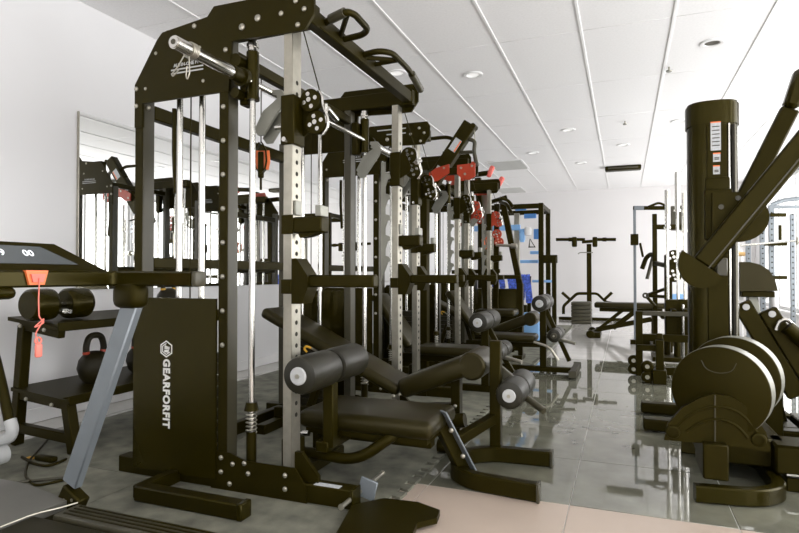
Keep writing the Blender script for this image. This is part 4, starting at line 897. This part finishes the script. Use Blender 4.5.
T.part('pulley_block', pbox(630.5, 234, 638.5, 245, 8.22, 0.08), 'black')
T.part('link_strap', MB().bar(PY(640, 243, 8.22), PY(643, 257, 8.22), 0.03, 0.015), 'black')
T.part('curved_grip', MB().tube([PY(642, 269, 8.15), PY(646, 258, 8.15), PY(650, 254.5, 8.15), PY(655, 255, 8.0)], 0.03, 10, 0.08), 'black')
T.part('straight_grip', MB().cyl(PY(647, 279, 8.1), PY(654, 253, 8.1), 0.022, 10), 'grey')
for v in (257, 275): pulley(T, 'pulley', PY(674, v, 7.5), 0.085, 'black')
T.part('pulley_plate', pbox(667, 254, 679, 280, 7.54, 0.03), 'black')
T.part('foot_bars', MB().tube([PY(646, 295.5, 7.7), PY(668, 288, 7.7)], 0.02, 8).tube([PY(646, 295.5, 7.7), PY(668, 297, 7.7)], 0.02, 8).tube([PY(647, 297, 7.7), PY(655, 306, 7.7)], 0.02, 8), 'black')
T.part('foot_hub', MB().ring(PY(645.5, 295.5, 7.68), (0, 1, 0), 0.026, 0.012, 14, 6), 'grey')
a = PY(634, 300, 8.3)
T.part('base_beam', MB().box((a.x - 0.05, 8.26, 0), (1.2, 8.34, 0.06), 0.004, 1).box((PY(654, 260, 7.9).x - 0.04, 7.55, 0), (PY(654, 260, 7.9).x + 0.04, 8.26, 0.06), 0.004, 1), 'black')
T.part('seat', MB().box((PY(660, 300, 7.6).x, 7.5, 0.40), (PY(684, 300, 7.6).x, 7.9, 0.47), 0.02, 3), 'vinyl')
T.part('blue_pad', pbox(671, 294, 686, 301, 7.95, 0.1), 'sky')
# barbells standing upright in a holder
for u, v0, y, lab in ((667, 190, 7.0, 'silver barbell standing upright in the holder beside the pulldown tower'), (677, 172, 6.85, 'tallest silver barbell standing upright in the holder before the pulldown tower'), (684, 193, 6.95, 'shorter silver barbell standing upright in the holder next to the black column')):
    a = PY(u, v0, y); T = Thing('barbell', lab, 'barbell', (a.x, y, 0.05), 'barbells standing in the holder')
    H = a.z - 0.05
    T.part('shaft', MB().cyl((0, 0, 0.40), (0, 0, H - 0.42), 0.014, 12), 'chrome')
    for z0 in (0.0, H - 0.42): T.part('sleeve', MB().cyl((0, 0, z0), (0, 0, z0 + 0.42), 0.025, 16), 'chrome')
    for z0 in (0.41, H - 0.43): T.part('collar', MB().cyl((0, 0, z0), (0, 0, z0 + 0.02), 0.036, 16), 'chrome')
xs = PY(676, 300, 6.95).x
T = Thing('barbell_holder', 'small black floor holder with sockets for upright barbells', 'holder', (xs, 6.93, 0))
T.part('base', MB().box((-0.25, -0.2, 0), (0.25, 0.2, 0.046), 0.006, 1), 'black')
for u, y in ((667, 7.0), (677, 6.85), (684, 6.95)):
    x = PY(u, 300, y).x - xs
    T.part('socket', MB().lathe([(0.03, 0.046), (0.036, 0.046), (0.036, 0.22), (0.03, 0.22), (0.03, 0.046)], (x, y - 6.93, 0), (0, 0, 1), 16), 'black')

# ================================================================== COLUMN MACHINE
Yc = 3.27; xc = PY(712, 200, Yc).x
T = Thing('column_cable_machine', 'tall black oval column machine with round drums and long slanted arms', 'gym machine', (xc, Yc, 0), world=True)
def oval(hx, hy, n=40, p=2.6):
    out = []
    for i in range(n):
        a = 2 * math.pi * i / n; c, s_ = math.cos(a), math.sin(a)
        out.append((xc + hx * math.copysign(abs(c) ** (2 / p), c), Yc + hy * math.copysign(abs(s_) ** (2 / p), s_)))
    return out
ztop = PY(712, 100, Yc - 0.1).z
T.part('column', MB().prism(oval(0.113, 0.10), 'xy', 0.12, ztop - 0.10), 'blackg')
cap = MB().prism(oval(0.120, 0.107), 'xy', ztop - 0.115, ztop - 0.012).prism(oval(0.113, 0.10), 'xy', ztop - 0.012, ztop)
T.part('column_cap', cap, 'blackg')
yf = Yc - 0.10
T.part('track', MB().box((xc - 0.035, yf - 0.008, 0.55), (xc + 0.055, yf + 0.01, ztop - 0.125), 0.003, 1), 'black')
T.part('track_strip', MB().box((xc + 0.058, yf - 0.006, 0.55), (xc + 0.068, yf + 0.012, ztop - 0.12), 0.002, 1), 'chrome')
T.part('side_channel', MB().box((xc + 0.075, yf + 0.0, 0.55), (xc + 0.088, yf + 0.03, ztop - 0.125), 0.002, 1), 'hole')
def sticker(u0, v0, u1, v1, head):
    a, b = PY(u0, v0, yf - 0.009), PY(u1, v1, yf - 0.009)
    o = T.part('warning_sticker', MB().box((a.x, yf - 0.0095, a.z), (b.x, yf - 0.0082, b.z)), 'label')
    if head: T.part('sticker_header', MB().box((a.x, yf - 0.0101, a.z), (b.x, yf - 0.0095, a.z - 0.006)), 'orange', o)
    k = 6 if (v1 - v0) > 15 else 2
    mb = MB()
    for i in range(k): z = a.z - 0.022 - i * (a.z - b.z - 0.03) / k; mb.box((a.x + 0.006, yf - 0.0101, z), (b.x - 0.006, yf - 0.0095, z - 0.005))
    T.part('print_lines', mb, 'grey', o)
sticker(710.5, 122, 721, 150, True); sticker(713, 153, 720.5, 161.5, True); sticker(713, 165.5, 720, 174, True)
# carriage and its round plates
za, zb2 = PY(717, 178, yf).z, PY(717, 280, yf).z
T.part('carriage', MB().box((xc - 0.045, yf - 0.03, za - 0.07), (xc + 0.062, yf - 0.008, za), 0.008, 2).box((xc - 0.05, yf - 0.045, PY(717, 240, yf).z), (xc + 0.07, yf - 0.008, za - 0.06), 0.008, 2), 'black')
Yp = yf - 0.06
def dplate(pts, y0, y1, name):
    T.part(name, MB().prism([(q.x, q.z) for q in (PY(u, v, Yp) for u, v in pts)], 'xz', y0, y1), 'black')
arc = [(738 + 31 * math.cos(R(t)), 217 - 25 * math.sin(R(t))) for t in range(100, -100, -12)]
dplate([(712, 240), (712, 193)] + arc, Yp - 0.012, Yp + 0.02, 'pivot_plate')
for u, v in ((721, 207), (738, 198)): 
    q = PY(u, v, Yp - 0.012); T.part('pivot_bolt', MB().cyl((q.x, Yp - 0.018, q.z), (q.x, Yp - 0.012, q.z), 0.012, 14), 'grey')
arc = [(701 + 24 * math.cos(R(t)), 264 - 24 * math.sin(R(t))) for t in range(146, 330, 12)]
dplate(arc, Yp - 0.075, Yp - 0.02, 'pivot_cheek')
Ya = Yp - 0.047
e0, e1 = PY(703, 264, Ya), PY(799, 148, Ya); e2 = e0 + (e1 - e0) * 1.75
T.part('swing_arm', MB().bar(e0, e2, 0.055, 0.098, 0.008), 'black')
T.part('arm_strip', MB().bar(e0 + Vector((0.02, -0.029, -0.02)), e2 + Vector((0.02, -0.029, -0.02)), 0.003, 0.006, 0.0), 'grey')
T.part('arm_end', MB().bar(e2, e2 + (e2 - e0).normalized() * 0.09, 0.06, 0.105, 0.012), 'blackg')
Yb_ = Yc + 0.16
h0, h1 = PY(726, 235, Yb_), PY(788, 113, Yb_); h2 = h1 + (h1 - h0) * 0.03
T.part('swing_arm', MB().bar(h0, h2, 0.055, 0.085, 0.008), 'black')
T.part('arm_end', MB().bar(h2, PY(803, 70, Yb_), 0.075, 0.085, 0.02), 'blackg')
T.part('far_pivot', MB().cyl((h0.x, Yc + 0.09, h0.z), (h0.x, Yb_ + 0.03, h0.z), 0.05, 18), 'black')
T.part('arm_cleat', MB().box((PY(716, 262, Yp).x, Yp - 0.02, PY(716, 276, Yp).z), (PY(727, 262, Yp).x, Yp + 0.05, PY(716, 258, Yp).z), 0.004, 1), 'grey')
# drums
dc = PY(718, 391, 2.72)
dax = Vector((math.sin(R(20)), math.cos(R(20)), 0))
for t0, dz in ((0.0, 0.0), (0.24, 0.02)):
    r = 0.186; w = 0.10; c0 = Vector((dc.x, 2.70, dc.z + dz)) + dax * t0
    dr = T.part('drum', MB().lathe([(0.0001, 0), (r * 0.96, 0), (r, 0.005), (r, w - 0.005), (r * 0.96, w), (0.0001, w)], c0, dax, 64), 'black')
    T.part('drum_rim_sheen', MB().lathe([(r, 0.010), (r + 0.0015, 0.011), (r + 0.0015, w - 0.011), (r, w - 0.010)], c0, dax, 64), 'hookg', dr)  # lighter grey band: ceiling sheen on the black rim put into the colour
T.part('drum_recess', MB().tube([Vector((dc.x, 2.698, dc.z)) + Vector((dax.y * x, -dax.x * x, z)) for x, z in ((-0.065, 0.125), (-0.05, 0.09), (0.0, 0.075), (0.05, 0.09), (0.065, 0.125))], 0.002, 6, 0.03), 'grey')
T.part('drum_hub', MB().cyl(Vector((dc.x, 2.76, dc.z)), Vector((dc.x, 2.76, dc.z)) + dax * 0.2, 0.06, 20), 'black')
def shroud(pts, y0, y1, name, m): T.part(name, MB().prism([(q.x, q.z) for q in (PY(u, v, y0) for u, v in pts)], 'xz', y0, y1), m)
shroud([(664, 440), (668, 424), (682, 408), (700, 398), (715, 394), (732, 397), (750, 409), (766, 432), (771, 449), (769, 452), (735, 446)], 2.665, 2.69, 'lower_shroud', 'black')
for pts in (((676, 428), (690, 413), (714, 405), (740, 411), (757, 432)), ((686, 432), (700, 422), (716, 418), (736, 424), (748, 438))):
    T.part('shroud_rib', MB().tube([PY(u, v, 2.664) for u, v in pts], 0.006, 8, 0.06, 5), 'black')
T.part('shroud_seam', MB().cyl(PY(715, 395, 2.664), PY(715, 442, 2.664), 0.003, 6), 'grey')
for u, v in ((673, 432), (759, 440)):
    q = PY(u, v, 2.66); T.part('shroud_boss', MB().lathe([(0.018, -0.004), (0.026, -0.002), (0.03, 0.008)], q, (0, 1, 0), 18), 'black')
T.part('front_block', MB().box((PY(703, 450, 2.62).x, 2.62, 0.10), (PY(729, 450, 2.62).x, 2.90, 0.245), 0.006, 1), 'black')
T.part('column_base', MB().box((xc - 0.10, 2.96, 0.075), (xc + 0.24, 3.40, 0.20), 0.01, 1), 'black')
cf = [(0.265, 2.64, 0.036), (0.50, 2.67, 0.036), (0.60, 2.77, 0.036), (0.60, 3.20, 0.036), (0.50, 3.31, 0.036), (0.275, 3.34, 0.036)]
T.part('curved_foot', MB().rtube(cf, 0.05, 0.068, 0.14, 7), 'blackg')
T.part('main_beam', MB().box((0.60, 2.88, 0.075), (1.75, 3.06, 0.20), 0.01, 1), 'black')
T.part('beam_strip', MB().box((0.64, 2.872, 0.075), (1.75, 2.88, 0.085), 0.001, 1), 'chrome')
T.part('rear_stand', MB().box((1.70, 2.6, 0), (1.78, 3.34, 0.075), 0.006, 1), 'black')
T.part('low_beam', MB().box((0.645, 2.90, 0.0), (1.70, 3.04, 0.06), 0.004, 1), 'black')

# ================================================================== PLATE LOADED MACHINE BEHIND THE COLUMN
T = Thing('seated_lever_machine', 'black and white seated lever machine with rounded grey pad behind the column', 'gym machine', (0.7, 3.95, 0), world=True)
for y in (3.72, 4.18):
    T.part('floor_foot', MB().bar((0.10, y, 0.045), (0.95, y, 0.045), 0.10, 0.07, 0.012), 'black')
T.part('floor_link', MB().box((0.80, 3.77, 0.01), (0.90, 4.13, 0.08), 0.005, 1), 'black')
wp0 = PY(733.5, 250, 3.95); wp1 = PY(742, 250, 3.95)
T.part('white_post', MB().box((wp0.x, 3.92, 0.0), (wp1.x, 3.98, wp0.z), 0.006, 1), 'white')
T.part('black_post', MB().box((wp0.x - 0.07, 3.93, 0.05), (wp0.x - 0.02, 3.99, wp0.z - 0.05), 0.004, 1), 'black')
q0 = PY(730, 254, 3.9); q1 = PY(745, 254, 3.9)
T.part('tan_grip', MB().cyl(q0, q1, 0.012, 12), 'wood'); T.part('grip_tip', MB().cyl(q0 - Vector((0.012, 0, 0)), q0, 0.014, 12), 'white')
dp = [(740, 291), (740, 262), (750, 262), (760, 264.5), (769, 270), (775, 279), (778, 291)]
T.part('rounded_pad', MB().prism([(q.x, q.z) for q in (PY(u, v, 3.80) for u, v in dp)], 'xz', 3.80, 4.08), 'vinyl')
T.part('pad_board', MB().box((PY(742, 292, 3.84).x, 3.84, PY(742, 297, 3.84).z), (PY(775, 292, 3.84).x, 4.04, PY(742, 291, 3.84).z), 0.004, 1), 'black')
T.part('pad_bracket', MB().bar(PY(752, 296, 3.94), PY(758, 330, 3.94), 0.05, 0.05), 'hookg')
T.part('white_bracket', MB().tube([PY(764, 296, 3.9), PY(773, 290, 3.9), PY(775, 310, 3.9)], 0.02, 10, 0.03), 'white')
for a, b in (((741, 303), (797, 396)), ((767, 310), (822, 400))):
    Yk2 = 3.55
    T.part('link_arm', MB().bar(PY(*a, Yk2), PY(*b, Yk2), 0.05, 0.088, 0.006), 'black')
    q = PY(a[0] + 5, a[1] + 4, Yk2 - 0.026); T.part('link_pin', MB().cyl(q + Vector((0, -0.008, 0)), q, 0.017, 16), 'lightg')
T.part('chrome_loop', MB().tube([PY(776, 330, 3.5), PY(779, 322, 3.5), PY(786, 319, 3.5), PY(793, 324, 3.5), PY(803, 340, 3.5)], 0.010, 8, 0.05), 'chrome')
T.part('grip', MB().cyl(PY(787, 327, 3.5), PY(812, 348, 3.5), 0.036, 16), 'black')
T.part('base_beam', MB().box((0.95, 3.5, 0.0), (1.75, 4.2, 0.075), 0.006, 1), 'black')
T.part('arm_pivot_post', MB().box((1.02, 3.52, 0.07), (1.12, 4.1, 0.40), 0.006, 1), 'black')
T.part('back_plate', MB().box((PY(762, 345, 3.7).x, 3.62, 0.05), (PY(779, 345, 3.7).x, 3.70, PY(762, 348, 3.7).z), 0.004, 1), 'black')
T.part('seat_support', MB().bar(PY(757, 330, 3.94), (0.86, 3.94, 0.05), 0.05, 0.05), 'black')

# ================================================================== GREY RACK BY THE WINDOW
Yr = 8.5
T = Thing('squat_rack', 'grey steel squat rack with black pegs and curved top by the bright window', 'rack', (PY(775, 300, Yr).x, Yr, 0), world=True)
for u, v0, y, w in ((771, 205, Yr, 0.06), (762, 222, 9.3, 0.06), (792, 214, Yr + 0.3, 0.05), (748, 230, 9.3, 0.06)):
    a = PY(u, v0, y); pp = T.part('upright', MB().box((a.x - w / 2, y - w / 2, 0), (a.x + w / 2, y + w / 2, a.z), 0.004, 1), 'silverp')
    hm = MB()
    for k in range(22): hm.cyl((a.x, y - w / 2 - 0.001, 0.25 + k * 0.07), (a.x, y - w / 2 + 0.001, 0.25 + k * 0.07), 0.011, 8)
    T.part('hole_row', hm, 'hole', pp)['kind'] = 'stuff'
T.part('curved_top', MB().tube([PY(771, 205, Yr), PY(783, 200, Yr), PY(805, 198, Yr)], 0.028, 10, 0.2), 'silverp')
T.part('top_beam', MB().bar(PY(772, 207, Yr), PY(806, 207, Yr), 0.05, 0.04), 'silverp')
for (u0, v, u1), y in (((770, 215, 786), Yr), ((764, 244, 787), Yr - 0.02), ((773, 277.5, 787), Yr)): T.part('peg', MB().bar(PY(u0, v, y - 0.05), PY(u1, v, y - 0.05), 0.05, 0.045), 'black')
T.part('bracket', pbox(779, 225, 782, 240, Yr - 0.02, 0.05), 'black')
T.part('foot', MB().box((PY(748, 300, 9.3).x - 0.05, 9.26, 0), (PY(800, 300, 9.3).x - 0.2, 9.34, 0.06), 0.004, 1).box((PY(771, 300, Yr).x - 0.04, Yr - 0.3, 0), (PY(771, 300, Yr).x + 0.04, 9.26, 0.06), 0.004, 1), 'hookg')
# barbell racked on it
a, b = PY(740, 245.5, Yr - 0.14), PY(799, 240.5, Yr - 0.14)
T = Thing('barbell', 'silver barbell lying across the pegs of the grey squat rack', 'barbell', (a.x, Yr - 0.14, a.z), world=True)
T.part('shaft', MB().cyl(a, b, 0.014, 12), 'chrome')
T.part('collar', MB().cyl(PY(796.5, 241, Yr - 0.14), PY(798, 241, Yr - 0.14), 0.05, 16), 'steel')
T.part('sleeve', MB().cyl(b, PY(815, 239, Yr - 0.14), 0.025, 14), 'chrome')
